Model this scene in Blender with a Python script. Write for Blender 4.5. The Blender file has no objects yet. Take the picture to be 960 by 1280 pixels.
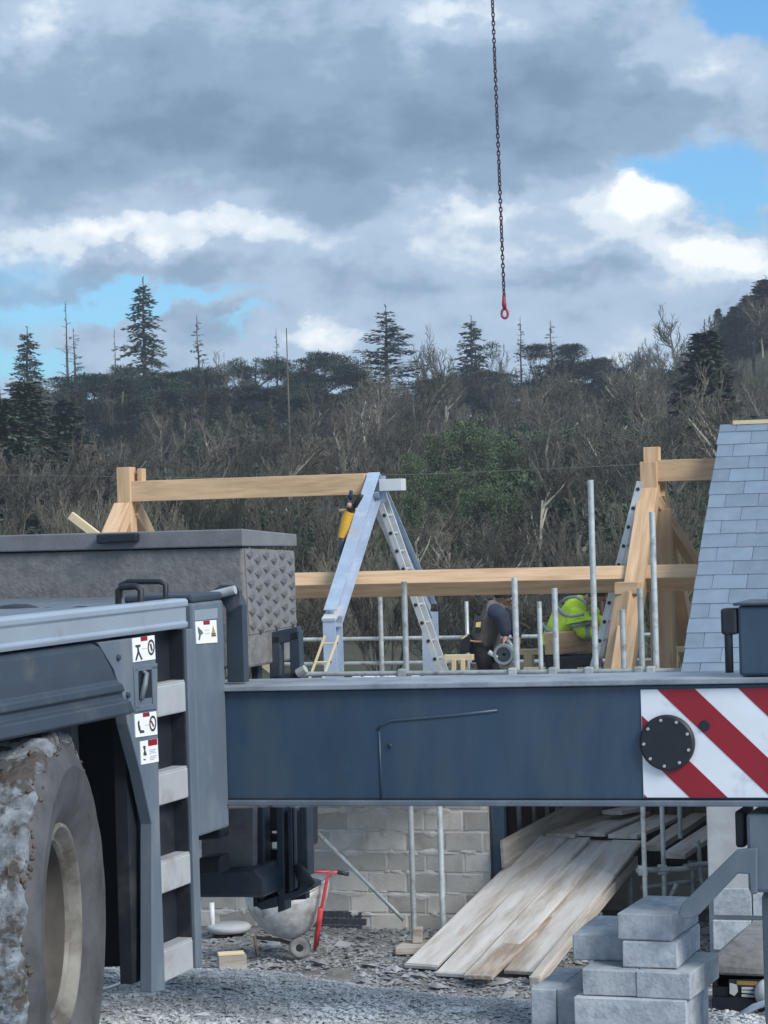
import bpy, bmesh, math, random
from mathutils import Vector, Matrix, noise
R = math.radians
rnd = random.Random(7)

# ------------------------------------------------------------------ camera
sc = bpy.context.scene
CZ = 2.1            # eye height above the gravel
FPX = 3000.0        # focal length in pixels of the 960x1280 photograph
ROLL = 0.029
cam = bpy.data.objects.new('camera', bpy.data.cameras.new('camera'))
sc.collection.objects.link(cam)
cam.data.sensor_fit = 'VERTICAL'; cam.data.sensor_height = 24; cam.data.lens = 24*FPX/1280
cam.data.clip_start = 0.1; cam.data.clip_end = 5000
c_, s_ = math.cos(ROLL), math.sin(ROLL)
cam.matrix_world = Matrix(((c_, s_, 0, 0), (0, 0, -1, 0), (-s_, c_, 0, CZ), (0, 0, 0, 1)))
sc.camera = cam
sc.cycles.max_bounces = 5; sc.cycles.diffuse_bounces = 3; sc.cycles.glossy_bounces = 3; sc.cycles.transmission_bounces = 2; sc.cycles.caustics_reflective = False

# ------------------------------------------------------------------ light and sky
SUN_EL, SUN_AZ = 38, 134         # azimuth: clockwise from +Y (view direction)
sc.view_settings.view_transform = 'Standard'; sc.view_settings.look = 'None'
sc.view_settings.exposure = 0.76; sc.view_settings.gamma = 1.0
sun = bpy.data.objects.new('sun', bpy.data.lights.new('sun', 'SUN'))
sc.collection.objects.link(sun)
sun.data.energy = 2.3; sun.data.angle = R(24); sun.data.color = (1.0, .965, .915)
sd = Vector((math.sin(R(SUN_AZ))*math.cos(R(SUN_EL)), math.cos(R(SUN_AZ))*math.cos(R(SUN_EL)), math.sin(R(SUN_EL))))
sun.rotation_euler = sd.to_track_quat('Z', 'Y').to_euler()
sun.location = sd*60

world = bpy.data.worlds.new('World'); sc.world = world; world.use_nodes = True
wt = world.node_tree; wt.nodes.clear()
def WN(t, **k):
    n = wt.nodes.new(t)
    for a, b in k.items(): setattr(n, a, b)
    return n
def wset(sock, v):
    if isinstance(v, bpy.types.NodeSocket): wt.links.new(v, sock)
    else: sock.default_value = v
def wm(op, a, b=None, c=None, clamp=False):
    n = WN('ShaderNodeMath', operation=op, use_clamp=clamp)
    for i, x in enumerate((a, b, c)):
        if x is not None: wset(n.inputs[i], x)
    return n.outputs[0]
def wsmooth(x, lo, hi):
    n = WN('ShaderNodeMapRange', interpolation_type='SMOOTHSTEP')
    wset(n.inputs[0], x); n.inputs[1].default_value = lo; n.inputs[2].default_value = hi
    return n.outputs[0]
def wmix(f, a, b):
    n = WN('ShaderNodeMix', data_type='RGBA'); wset(n.inputs[0], f)
    wset(n.inputs[6], a); wset(n.inputs[7], b); return n.outputs[2]
sky = WN('ShaderNodeTexSky', sky_type='NISHITA', sun_disc=False, sun_elevation=R(SUN_EL), sun_rotation=R(SUN_AZ))
tc = WN('ShaderNodeTexCoord'); sep = WN('ShaderNodeSeparateXYZ'); wt.links.new(tc.outputs['Generated'], sep.inputs[0])
dx, dy, dz = sep.outputs
def wnoise(scale, detail, off, sz=1.0, rough=.55):
    mp = WN('ShaderNodeMapping'); mp.inputs['Location'].default_value = off; mp.inputs['Scale'].default_value = (1, 1, sz)
    wt.links.new(tc.outputs['Generated'], mp.inputs[0])
    n = WN('ShaderNodeTexNoise'); wt.links.new(mp.outputs[0], n.inputs['Vector'])
    n.inputs['Scale'].default_value = scale; n.inputs['Detail'].default_value = detail; n.inputs['Roughness'].default_value = rough
    return n.outputs[0]
big = wnoise(7, 3, (3.1, 1.7, .4), 2.2)
mid = wnoise(16, 6, (0.3, 5.2, 1.1), 2.0)
fine = wnoise(42, 6, (2.3, 1.2, 4.1), 1.6, .6)
w1 = wm('SUBTRACT', wnoise(20, 6, (7.7, 0, 2.2), 1.3, .62), .5); w2 = wm('SUBTRACT', wnoise(24, 6, (1.7, 9, 5.2), 1.3, .62), .5)
fy = wm('MAXIMUM', dy, .05)
az = wm('MULTIPLY_ADD', w1, .085, wm('DIVIDE', dx, fy)); el = wm('MULTIPLY_ADD', w2, .048, wm('DIVIDE', dz, fy))
front = wsmooth(dy, .3, .7)
def blob(px, py, rx, ry, amp):     # a patch of cloud or of clear sky given by its direction
    x0 = ((px-480) - ROLL*(py-640))/FPX; y0 = -((py-640) + ROLL*(px-480))/FPX
    a = wm('DIVIDE', wm('SUBTRACT', az, x0), rx/FPX); b = wm('DIVIDE', wm('SUBTRACT', el, y0), ry/FPX)
    d = wm('ADD', wm('MULTIPLY', a, a), wm('MULTIPLY', b, b))
    return wm('MULTIPLY', wm('POWER', 2.718, wm('MULTIPLY', d, -1.0)), amp)
def total(bl, base):
    s = None
    for b in bl:
        g = blob(*b); s = g if s is None else wm('ADD', s, g)
    return wm('MULTIPLY_ADD', s, front, base)
cover = total([(930, 5, 85, 45, -.95), (880, 215, 110, 34, -.85), (945, 250, 40, 45, -.7), (190, 374, 180, 13, -.85), (320, 404, 70, 13, -.7), (80, 378, 60, 16, .3), (225, 398, 60, 14, .35),
               (20, 455, 60, 25, -.6), (40, 395, 60, 20, -.3), (400, 420, 60, 22, .7), (90, 425, 40, 22, .45), (285, 392, 50, 12, .5), (900, 330, 120, 60, .4), (700, 360, 260, 40, .4),
               (350, 150, 420, 110, .5), (840, 100, 90, 60, .35), (560, 20, 60, 30, .1)],
              wm('MULTIPLY_ADD', wm('SUBTRACT', big, .5), 1.6, wm('MULTIPLY_ADD', wm('SUBTRACT', mid, .5), .9, .78)))
cover = wsmooth(cover, .16, .70)
light = total([(330, 150, 520, 95, -.34), (720, 120, 180, 90, -.2), (520, 250, 90, 25, -.1),
               (590, 258, 80, 26, .48), (810, 262, 70, 36, .70), (930, 320, 75, 40, .62), (850, 330, 70, 30, .28), (690, 312, 110, 28, .18),
               (200, 302, 300, 22, .38), (50, 305, 90, 40, .12), (870, 75, 90, 45, .35), (40, 165, 70, 22, .22), (30, 15, 70, 30, .22), (560, 10, 70, 28, .30),
               (405, 420, 60, 16, .45), (640, 385, 200, 30, .05), (120, 345, 330, 18, -.14), (800, 345, 90, 22, -.16), (640, 350, 130, 20, -.15), (880, 290, 60, 14, -.22), (290, 395, 60, 12, -.1)],
              wm('MULTIPLY_ADD', wm('SUBTRACT', mid, .5), .85, wm('MULTIPLY_ADD', wm('SUBTRACT', fine, .5), .55, .47)))
ramp = WN('ShaderNodeValToRGB'); wt.links.new(light, ramp.inputs[0])
cr = ramp.color_ramp; cr.interpolation = 'EASE'
cr.elements[0].position = .0; cr.elements[0].color = (.125, .188, .275, 1)
cr.elements[1].position = 1.0; cr.elements[1].color = (.70, .72, .725, 1)
for p, c in ((.28, (.180, .258, .362, 1)), (.55, (.30, .39, .50, 1)), (.78, (.52, .58, .635, 1))):
    e = cr.elements.new(p); e.color = c
skyc = WN('ShaderNodeMix', data_type='RGBA', blend_type='MULTIPLY'); skyc.inputs[0].default_value = 1
wt.links.new(sky.outputs[0], skyc.inputs[6]); skyc.inputs[7].default_value = (.043, .077, .106, 1)
out = wmix(cover, skyc.outputs[2], ramp.outputs[0])
bg = WN('ShaderNodeBackground'); wt.links.new(out, bg.inputs[0]); bg.inputs[1].default_value = .95
wo = WN('ShaderNodeOutputWorld'); wt.links.new(bg.outputs[0], wo.inputs[0])

# ------------------------------------------------------------------ helpers
class Fr:
    """a place frame: local x to the right, y away, z up, turned clockwise by deg"""
    def __init__(s, ox, oy, deg):
        s.o = (ox, oy); s.a = R(deg); t = s.a
        s.x = (math.cos(t), -math.sin(t)); s.y = (math.sin(t), math.cos(t))
    def at(s, px, py, x=None, y=None, z=None):
        dx, dy = px-480, py-640
        a = dx*c_ - dy*s_; b = dx*s_ + dy*c_
        D = (a/FPX, 1, -b/FPX)
        dv = D[0]*s.x[0]+D[1]*s.x[1]; du = D[0]*s.y[0]+D[1]*s.y[1]
        ov = -(s.o[0]*s.x[0]+s.o[1]*s.x[1]); ou = -(s.o[0]*s.y[0]+s.o[1]*s.y[1])
        if x is not None: t = (x-ov)/dv
        elif y is not None: t = (y-ou)/du
        else: t = (z-CZ)/D[2]
        return Vector((ov+t*dv, ou+t*du, CZ+t*D[2]))
    def w(s, x, y, z):
        return Vector((s.o[0]+x*s.x[0]+y*s.y[0], s.o[1]+x*s.x[1]+y*s.y[1], z))
G = Fr(0, 0, 0)
T = Fr(-1.16, 8.3, 19.5)      # the crane truck: x outward, y along its side
B = Fr(-.1, 28.5, 16)         # the building: x along the ridge, y across it
DECK = -.45                   # working platform
LOW = -2.5                    # site ground below the gravel bank

class MB:
    def __init__(s): s.v = []; s.f = []
    def add(s, v, f):
        n = len(s.v); s.v += [tuple(p) for p in v]; s.f += [tuple(i+n for i in q) for q in f]; return s
    def box(s, x0, x1, y0, y1, z0, z1):
        return s.add([(x, y, z) for z in (z0, z1) for y in (y0, y1) for x in (x0, x1)],
                     [(0, 2, 3, 1), (4, 5, 7, 6), (0, 1, 5, 4), (2, 6, 7, 3), (0, 4, 6, 2), (1, 3, 7, 5)])
    def prism(s, pts, off):
        n = len(pts); o = Vector(off)
        return s.add([Vector(p) for p in pts]+[Vector(p)+o for p in pts],
                     [tuple(range(n)), tuple(range(2*n-1, n-1, -1))]+[(i, n+i, n+(i+1) % n, (i+1) % n) for i in range(n)])
    def tube(s, pts, r, n=8, caps=True):
        pts = [Vector(p) for p in pts]; m = len(pts)
        rs = r if isinstance(r, (list, tuple)) else [r]*m
        V = []; u = None
        for i, p in enumerate(pts):
            t = (pts[min(i+1, m-1)]-pts[max(i-1, 0)]).normalized()
            if u is None:
                u = t.orthogonal().normalized()
            else:
                u = (u-t*u.dot(t)); u = u.normalized() if u.length > 1e-6 else t.orthogonal().normalized()
            w = t.cross(u)
            for k in range(n):
                a = 2*math.pi*k/n; V.append(p+(u*math.cos(a)+w*math.sin(a))*rs[i])
        Fc = [(i*n+k, i*n+(k+1) % n, (i+1)*n+(k+1) % n, (i+1)*n+k) for i in range(m-1) for k in range(n)]
        if caps: Fc += [tuple(range(n-1, -1, -1)), tuple((m-1)*n+k for k in range(n))]
        return s.add(V, Fc)
    def lathe(s, prof, n=48, axis='x', center=(0, 0, 0), fn=None, a0=0, a1=2*math.pi, close=True):
        """prof: (radius, height along axis)"""
        V = []; c = Vector(center); m = len(prof)
        for k in range(n):
            a = a0+(a1-a0)*k/(n if close else n-1)
            for j, (r, h) in enumerate(prof):
                if fn: r, h = fn(r, h, a, j)
                if axis == 'x': V.append(c+Vector((h, r*math.cos(a), r*math.sin(a))))
                elif axis == 'y': V.append(c+Vector((r*math.cos(a), h, r*math.sin(a))))
                else: V.append(c+Vector((r*math.cos(a), r*math.sin(a), h)))
        return s.add(V, [(k*m+j, k*m+j+1, ((k+1) % n)*m+j+1, ((k+1) % n)*m+j) for k in range(n if close else n-1) for j in range(m-1)])
    def mesh(s, name, mat=None, smooth=False, sharp=None):
        me = bpy.data.meshes.new(name); me.from_pydata(s.v, [], s.f)
        bm = bmesh.new(); bm.from_mesh(me); bmesh.ops.recalc_face_normals(bm, faces=bm.faces); bm.to_mesh(me); bm.free()
        if smooth:
            for p in me.polygons: p.use_smooth = True
            if sharp: me.set_sharp_from_angle(angle=R(sharp))
        if mat: me.materials.append(mat)
        return me

def link(o): sc.collection.objects.link(o); return o
def tag(o, label=None, cat=None, group=None, kind=None):
    for k, v in (('label', label), ('category', cat), ('group', group), ('kind', kind)):
        if v: o[k] = v
    return o
def thing(name, label, cat, fr=G, base=(0, 0, 0), group=None):
    o = link(bpy.data.objects.new(name, None)); o.location = fr.w(*base); o.rotation_euler = (0, 0, -fr.a)
    o.empty_display_size = .1; tag(o, label, cat, group); o['_b'] = 0; del o['_b']
    BASE[o.name] = Vector(base); FRM[o.name] = fr
    return o
BASE = {}; FRM = {}
def put(mb, name, mat, parent=None, bevel=0, smooth=False, sharp=None, fr=None, seg=2):
    me = mb if isinstance(mb, bpy.types.Mesh) else mb.mesh(name, mat, smooth, sharp)
    o = link(bpy.data.objects.new(name, me))
    if parent:
        o.parent = parent
        if parent.name in BASE: o.location = -BASE[parent.name]
    elif fr:
        o.location = (*fr.o, 0); o.rotation_euler = (0, 0, -fr.a)
    if bevel:
        b = o.modifiers.new('bevel', 'BEVEL'); b.width = bevel; b.segments = seg; b.limit_method = 'ANGLE'; b.angle_limit = R(40)
    return o
def beam(name, p, q, w, h, mat, parent=None, roll=0, bevel=.006, up=(0, 0, 1)):
    """a squared timber from p to q (frame coordinates of its thing); its own x runs along the grain"""
    p, q = Vector(p), Vector(q); x = (q-p); L = x.length; x.normalize()
    z = Vector(up); z = (z-x*z.dot(x)).normalized(); y = z.cross(x)
    if roll:
        q_ = Matrix.Rotation(roll, 3, x); y, z = q_ @ y, q_ @ z
    o = put(MB().box(0, L, -w/2, w/2, -h/2, h/2), name, mat, None, bevel)
    m = Matrix((x, y, z)).transposed().to_4x4(); m.translation = p
    if parent:
        o.parent = parent; m = Matrix.Translation(-BASE[parent.name]) @ m if parent.name in BASE else m
    o.matrix_basis = m
    return o
def copy_tree(o, parent=None):
    c = link(o.copy()); c.parent = parent
    for ch in o.children: copy_tree(ch, c)
    return c

# ------------------------------------------------------------------ materials
MATS = {}
def M(name, col, rough=.6, metal=0, var=.15, scale=6, stretch=(1, 1, 1), bump=0, bscale=60, rand=0, stain=None, sthr=.55, sscale=3, ssoft=.1, spec=.5, detail=5, hue=None, stretch_b=None):
    if name in MATS: return MATS[name]
    m = bpy.data.materials.new(name); m.use_nodes = True; nt = m.node_tree; N = nt.nodes; L = nt.links
    b = N['Principled BSDF']; b.inputs['Roughness'].default_value = rough; b.inputs['Metallic'].default_value = metal
    b.inputs['Specular IOR Level'].default_value = spec
    tcn = N.new('ShaderNodeTexCoord'); mp = N.new('ShaderNodeMapping'); mp.inputs['Scale'].default_value = stretch
    L.new(tcn.outputs['Object'], mp.inputs[0])
    oi = N.new('ShaderNodeObjectInfo')
    if rand:
        off = N.new('ShaderNodeVectorMath'); off.operation = 'SCALE'; off.inputs[0].default_value = (31, 17, 23); L.new(oi.outputs['Random'], off.inputs['Scale'])
        L.new(off.outputs[0], mp.inputs['Location'])
    def nz(sc_, det, ro=.6, src=mp):
        n = N.new('ShaderNodeTexNoise'); n.inputs['Scale'].default_value = sc_; n.inputs['Detail'].default_value = det; n.inputs['Roughness'].default_value = ro
        L.new(src.outputs[0], n.inputs['Vector']); return n.outputs[0]
    rp = N.new('ShaderNodeValToRGB'); L.new(nz(scale, detail), rp.inputs[0])
    c2 = hue or col
    rp.color_ramp.elements[0].position = .28; rp.color_ramp.elements[0].color = (*[max(0, c*(1-var)) for c in col], 1)
    rp.color_ramp.elements[1].position = .72; rp.color_ramp.elements[1].color = (*[min(1, c*(1+var)) for c in c2], 1)
    cur = rp.outputs[0]
    def mixc(f, a, bcol):
        x = N.new('ShaderNodeMix'); x.data_type = 'RGBA'; L.new(f, x.inputs[0]); L.new(a, x.inputs[6]); x.inputs[7].default_value = (*bcol, 1); return x.outputs[2]
    if stain:
        mr = N.new('ShaderNodeMapRange'); L.new(nz(sscale, 8, .65), mr.inputs[0]); mr.inputs[1].default_value = sthr-ssoft; mr.inputs[2].default_value = sthr+ssoft
        cur = mixc(mr.outputs[0], cur, stain)
    if rand:
        mr = N.new('ShaderNodeMapRange'); L.new(oi.outputs['Random'], mr.inputs[0]); mr.inputs[3].default_value = 1-rand; mr.inputs[4].default_value = 1+rand
        hs = N.new('ShaderNodeHueSaturation'); L.new(cur, hs.inputs['Color']); L.new(mr.outputs[0], hs.inputs['Value']); cur = hs.outputs[0]
    L.new(cur, b.inputs['Base Color'])
    if var:
        rr = N.new('ShaderNodeMapRange'); L.new(nz(scale*1.7, 4), rr.inputs[0]); rr.inputs[3].default_value = max(0, rough-.12); rr.inputs[4].default_value = min(1, rough+.12)
        L.new(rr.outputs[0], b.inputs['Roughness'])
    if bump:
        bn = N.new('ShaderNodeBump'); bn.inputs['Strength'].default_value = min(1, bump); bn.inputs['Distance'].default_value = .01*max(1, bump)
        if stretch_b:
            mp2 = N.new('ShaderNodeMapping'); mp2.inputs['Scale'].default_value = stretch_b; L.new(tcn.outputs['Object'], mp2.inputs[0])
            L.new(nz(bscale, 6, src=mp2), bn.inputs['Height'])
        else: L.new(nz(bscale, 6), bn.inputs['Height'])
        L.new(bn.outputs[0], b.inputs['Normal'])
    MATS[name] = m; return m

navy = M('navy_paint', (.030, .062, .104), .42, 0, .16, 2.2, stretch=(2.2, 2.2, .55), bump=.04, bscale=40, stain=(.058, .088, .122), sthr=.60, sscale=2.6, ssoft=.16)
slateblue = M('grey_blue_paint', (.115, .148, .188), .45, 0, .14, 5, stretch=(1.6, 1.6, .6), bump=.04, bscale=60, stain=(.165, .185, .205), sthr=.61, sscale=5, ssoft=.08)
dkpaint = M('dark_blue_paint', (.035, .052, .075), .5, 0, .12, 5, stain=(.09, .095, .10), sthr=.64, sscale=4)
blackp = M('black_plastic', (.012, .016, .024), .55, 0, .2, 6, stain=(.05, .05, .05), sthr=.66, sscale=6)
silver = M('anodised_trim', (.45, .53, .62), .36, .55, .06, 3, stain=(.36, .37, .37), sthr=.68, sscale=5)
stepm = M('step_plate', (.40, .42, .44), .55, .1, .08, 8, stain=(.28, .26, .24), sthr=.62, sscale=5)
boxm = M('rough_grey_coating', (.175, .176, .178), .7, 0, .30, 22, bump=.6, bscale=38, stain=(.215, .21, .205), sthr=.60, sscale=9)
treadm = M('tread_plate', (.24, .242, .248), .5, .3, .18, 14, bump=.2, bscale=60)
treadd = M('tread_worn', (.15, .153, .157), .55, .2, .2, 30)
white = M('sticker_white', (.80, .82, .84), .45, 0, .04, 10)
red = M('sign_red', (.27, .009, .022), .4, 0, .08, 6)
signw = M('sign_white', (.74, .79, .86), .4, 0, .06, 5, stain=(.52, .56, .60), sthr=.62, sscale=4, ssoft=.06)
ink = M('print_ink', (.04, .05, .05), .6, 0, 0)
inkg = M('print_green', (.09, .14, .09), .6, 0, 0)
inky = M('print_amber', (.38, .25, .08), .6, 0, 0)
inkl = M('print_grey', (.42, .43, .44), .6, 0, 0)
rubber = M('tyre_rubber', (.054, .056, .061), .75, 0, .3, 8, bump=.3, bscale=30, stain=(.095, .099, .106), sthr=.56, sscale=4, ssoft=.18)
mud = M('dried_clay', (.165, .19, .215), .9, 0, .5, 16, bump=1, bscale=26, stain=(.06, .052, .048), sthr=.54, sscale=7, ssoft=.04)
mudb = M('brown_mud', (.085, .065, .05), .9, 0, .4, 14, bump=1, bscale=40)
rimm = M('rim_paint', (.205, .20, .178), .6, .1, .2, 8, stain=(.09, .08, .066), sthr=.53, sscale=6)
steel = M('galvanised', (.44, .53, .66), .40, .45, .10, 5, stain=(.55, .63, .74), sthr=.6, sscale=7, rand=.05)
tube = M('scaffold_tube', (.42, .46, .465), .5, .35, .22, 9, rand=.25, stain=(.20, .19, .17), sthr=.62, sscale=8)
alu = M('ladder_aluminium', (.62, .64, .65), .42, .55, .1, 9, stain=(.4, .4, .4), sthr=.62)
oak = M('fresh_oak', (.55, .38, .225), .65, 0, .22, 4, stretch=(.35, 4, 4), bump=.15, bscale=14, rand=.10, stain=(.40, .235, .12), sthr=.62, sscale=3, hue=(.56, .385, .24))
pale = M('pale_softwood', (.62, .52, .33), .65, 0, .15, 4, stretch=(.4, 5, 5), rand=.12)
board = M('scaffold_board', (.42, .385, .34), .75, 0, .28, 3, stretch=(.5, 6, 6), bump=.35, bscale=10, rand=.16, stain=(.26, .20, .15), sthr=.60, sscale=2.2, ssoft=.12)
boardw = M('dusty_board', (.56, .54, .515), .8, 0, .12, 3, stretch=(.5, 3, 3), bump=.15, bscale=10, rand=.10, stain=(.34, .29, .24), sthr=.57, sscale=2.0, ssoft=.12)
boardd = M('muddy_board', (.36, .28, .22), .8, 0, .3, 3, stretch=(.6, 5, 5), bump=.4, bscale=10, rand=.1, stain=(.52, .48, .44), sthr=.58, sscale=3)
block = M('concrete_block', (.34, .38, .43), .9, 0, .2, 24, bump=.4, bscale=60, rand=.14, stain=(.47, .51, .55), sthr=.57, sscale=6)
wblock = M('wall_block', (.56, .53, .475), .9, 0, .2, 6, bump=.5, bscale=30, rand=.26, stain=(.43, .42, .40), sthr=.60, sscale=3)
mortar = M('mortar', (.64, .62, .58), .92, 0, .2, 6, bump=.6, bscale=25)
render_ = M('grey_render', (.40, .42, .44), .9, 0, .10, 4, bump=.2, bscale=30, stain=(.33, .34, .35), sthr=.58)
slate = M('roof_slate', (.165, .222, .292), .5, 0, .12, 4, bump=.12, bscale=16, rand=.10, stain=(.205, .255, .315), sthr=.60, sscale=3)
gravelm = M('gravel', (.40, .43, .46), .9, 0, .6, 46, bump=1, bscale=50, stain=(.33, .36, .39), sthr=.56, sscale=2.4, ssoft=.1)
stonem = M('slate_chipping', (.43, .46, .49), .85, 0, .45, 3.1, bump=.2, bscale=30, stain=(.42, .45, .48), sthr=.62, sscale=9, ssoft=.03)
soil = M('site_ground', (.15, .145, .14), .95, 0, .45, 3, bump=1, bscale=8, stain=(.24, .24, .24), sthr=.55, sscale=1.4)
litter = M('leaf_litter', (.042, .044, .030), .95, 0, .5, .35, bump=1, bscale=2, stain=(.06, .07, .035), sthr=.54, sscale=.2)
chainm = M('chain_purple', (.060, .024, .045), .45, .4, .3, 30)
hookm = M('hook_red', (.27, .02, .045), .4, 0, .15, 20)
skin = M('skin', (.48, .28, .21), .55, 0, .08, 20)
hivis = M('hi_vis', (.62, .92, .08), .8, 0, .12, 9, bump=.3, bscale=14)
reflect = M('reflective_tape', (.30, .34, .36), .4, .3, .1, 20)
vest = M('grey_brown_vest', (.125, .11, .11), .85, 0, .2, 12, bump=.3, bscale=20)
sleeve = M('navy_fabric', (.022, .032, .06), .85, 0, .25, 12, bump=.3, bscale=20)
trouser = M('dark_trousers', (.022, .022, .03), .85, 0, .3, 10, bump=.3, bscale=20)
beanie = M('black_knit', (.012, .013, .018), .9, 0, .2, 40)
barrow = M('barrow_tray', (.52, .54, .56), .55, .1, .2, 7, stain=(.28, .26, .24), sthr=.55, sscale=6)
redp = M('barrow_red', (.55, .05, .055), .5, 0, .15, 10, stain=(.3, .1, .08), sthr=.65)
yellowm = M('tool_yellow', (.72, .40, .04), .5, 0, .12, 12)
lampw = M('pale_plastic', (.62, .66, .68), .4, 0, .05, 8)
brickd = M('dark_brick', (.05, .058, .07), .85, 0, .3, 20)
brown = M('brown_cladding', (.10, .07, .05), .8, 0, .3, 4, stretch=(4, 4, .5), rand=.2)
sheet = M('plastic_sheet', (.62, .66, .70), .35, 0, .1, 6)

# ------------------------------------------------------------------ ground and hill
def smooth(a, b, x):
    t = max(0, min(1, (x-a)/(b-a))); return t*t*(3-2*t)
def lerp_tab(tab, x):
    if x <= tab[0][0]: return tab[0][1]
    for (a, p), (b, q) in zip(tab, tab[1:]):
        if x <= b: return p+(q-p)*(x-a)/(b-a)
    return tab[-1][1]
def crest(X): return lerp_tab([(-2, 11.45), (-.7, 11.1), (.2, 10.35), (.7, 10.2), (3, 10.1)], X)
HILL = [(62, -2.5), (80, -1.9), (110, .4), (160, 4.0), (200, 6.6), (235, 8.4), (262, 8.6), (300, 6), (400, 2), (900, 2), (4000, 2)]
def tz(X, Y):
    if Y < 24:
        c = crest(X)
        z = LOW*smooth(c-.1, c+4.0, Y)
        n = noise.noise(Vector((X*.9, Y*.9, 0)))
        z += .025*n*(1 if Y < c else 2)
        return z
    z = lerp_tab(HILL, Y)
    z += (15+.02*max(0, X-40))*smooth(12, 52, X)*smooth(120, 235, Y)
    z -= .012*max(0, -X-20)*smooth(80, 200, Y)
    z += .5*noise.noise(Vector((X*.05, Y*.05, 3)))*smooth(60, 100, Y)+.05*noise.noise(Vector((X*.7, Y*.7, 3)))
    return z
def grid(name, xs, ys, mat, dz=0):
    m = MB(); n = len(xs)
    m.add([(x, y, tz(x, y)+dz) for y in ys for x in xs], [(j*n+i, j*n+i+1, (j+1)*n+i+1, (j+1)*n+i) for j in range(len(ys)-1) for i in range(n-1)])
    return put(m, name, mat, smooth=True)
xs_near = [-400, -120, -50, -25, -14] + [-9+.3*i for i in range(61)] + [14, 25, 50, 120, 400]
tag(grid('gravel_yard', xs_near, [-60, -20, -5, 2]+[4+.25*i for i in range(51)]+[18, 20, 22], gravelm), kind='structure')
tag(grid('site_ground', xs_near, [22, 22.5]+[23+.5*i for i in range(30)]+[40, 46, 54, 62], soil), kind='structure')
xs_far = [-400, -300, -150]+[-90+5*i for i in range(37)]+[150, 300, 400]
tag(grid('hillside', xs_far, [62, 68]+[74+6*i for i in range(38)]+[320, 400, 500], litter), kind='structure')

# loose stone chippings on the yard and the lower ground
def chips(name, n, fx, label, mat=None):
    m = MB(); F8 = [(0, 1, 2), (0, 2, 3), (0, 3, 4), (0, 4, 1), (5, 2, 1), (5, 3, 2), (5, 4, 3), (5, 1, 4)]
    for i in range(n):
        X, Y, r = fx(); z = tz(X, Y); a = rnd.uniform(0, 6.28); sx = r*rnd.uniform(.6, 1.3); sy = r*rnd.uniform(.5, 1); h = r*rnd.uniform(.3, .75)
        ca, sa = math.cos(a), math.sin(a); tx, ty = rnd.uniform(-.5, .5), rnd.uniform(-.5, .5)
        V = []
        for (x, y, w) in ((.2, -.1, 1), (1, .1, .1), (-.1, 1, .2), (-1, -.1, 0), (.1, -1, .15), (0, 0, -1)):
            x, y = x*sx*rnd.uniform(.75, 1.2), y*sy*rnd.uniform(.75, 1.2)
            V.append((X+x*ca-y*sa, Y+x*sa+y*ca, z+h*w*.8+h*.35+tx*x*.6+ty*y*.6))
        m.add(V, F8)
    o = put(m, name, mat or stonem); tag(o, label, 'gravel', kind='stuff'); return o
def near_chip():
    X = rnd.uniform(-2.6, 2.6); c = crest(X); Y = rnd.uniform(9.0, c+.35)
    return X, Y, min(.032, .0045+.005*rnd.expovariate(1.0))*(1 if Y < c-.15 else .6)
chips('loose_gravel', 62000, near_chip, 'loose blue-grey stone chippings covering the yard beside the crane truck')
def low_chip():
    X = rnd.uniform(-5, 4); Y = rnd.uniform(22.5, 26.6); return X, Y, min(.13, .012+.014*rnd.expovariate(1.0))
chips('rubble', 16000, low_chip, 'scattered stone rubble on the lower ground before the block wall', M('dark_rubble', (.22, .23, .24), .9, 0, .45, 3.1, stain=(.33, .345, .36), sthr=.62, sscale=5))


# ------------------------------------------------------------------ crane truck
truck = thing('crane_truck', 'dark blue mobile crane truck with muddy wheel, side steps and one outrigger extended', 'crane truck', T, (0, 0, 0))
tp = lambda mb, name, mat, par=truck, **k: put(mb, name, mat, par, **k)
def tv(pix, v, th, name, mat, par=truck, **k):      # plate in the plane of the truck's side
    return put(MB().prism([T.at(x, y, x=v) for x, y in pix], (-th, 0, 0)), name, mat, par, **k)
def tu(pix, u, th, name, mat, par=truck, **k):      # plate across the truck
    return put(MB().prism([T.at(x, y, y=u) for x, y in pix], (0, th, 0)), name, mat, par, **k)
# deck with silver side trim
tp(MB().box(-2.4, -.03, -2.4, 1.13, 1.70, 1.768), 'deck_plate', slateblue, bevel=.004)
tp(MB().box(-2.4, -.32, 1.132, 1.97, 1.70, 1.766), 'deck_plate', slateblue, bevel=.004)
tr = MB(); P = [(-.06, 1.672), (.004, 1.672), (.008, 1.684), (.008, 1.692), (.0, 1.697), (.0, 1.752), (.010, 1.758), (.010, 1.776), (.0, 1.786), (-.06, 1.786)]
tr.prism([(x, -2.4, z) for x, z in P], (0, 3.53, 0)); tp(tr, 'deck_trim', silver, bevel=.003)
# mudguard above the wheel, pressed with two ridges
g = MB(); prof = [(-.30, 1.662), (-.02, 1.664), (.004, 1.64), (.012, 1.56), (.014, 1.515), (.034, 1.503), (.036, 1.478), (.020, 1.468), (.022, 1.446), (.045, 1.436), (.048, 1.395), (.03, 1.385), (-.30, 1.40)]
uend = lambda z: .33+.22*(1-((z-1.385)/.28))**.75
n_ = len(prof); U = [-2.4, -1.2, -.4, None]
V = []
for u in U:
    for (x, z) in prof: V.append((x, (uend(z) if u is None else u), z))
g.add(V, [(i*n_+j, i*n_+(j+1) % n_, (i+1)*n_+(j+1) % n_, (i+1)*n_+j) for i in range(3) for j in range(n_)]+[tuple(range(n_)), tuple(range(4*n_-1, 3*n_-1, -1))])
tp(g, 'mudguard', dkpaint, bevel=.004)
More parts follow.
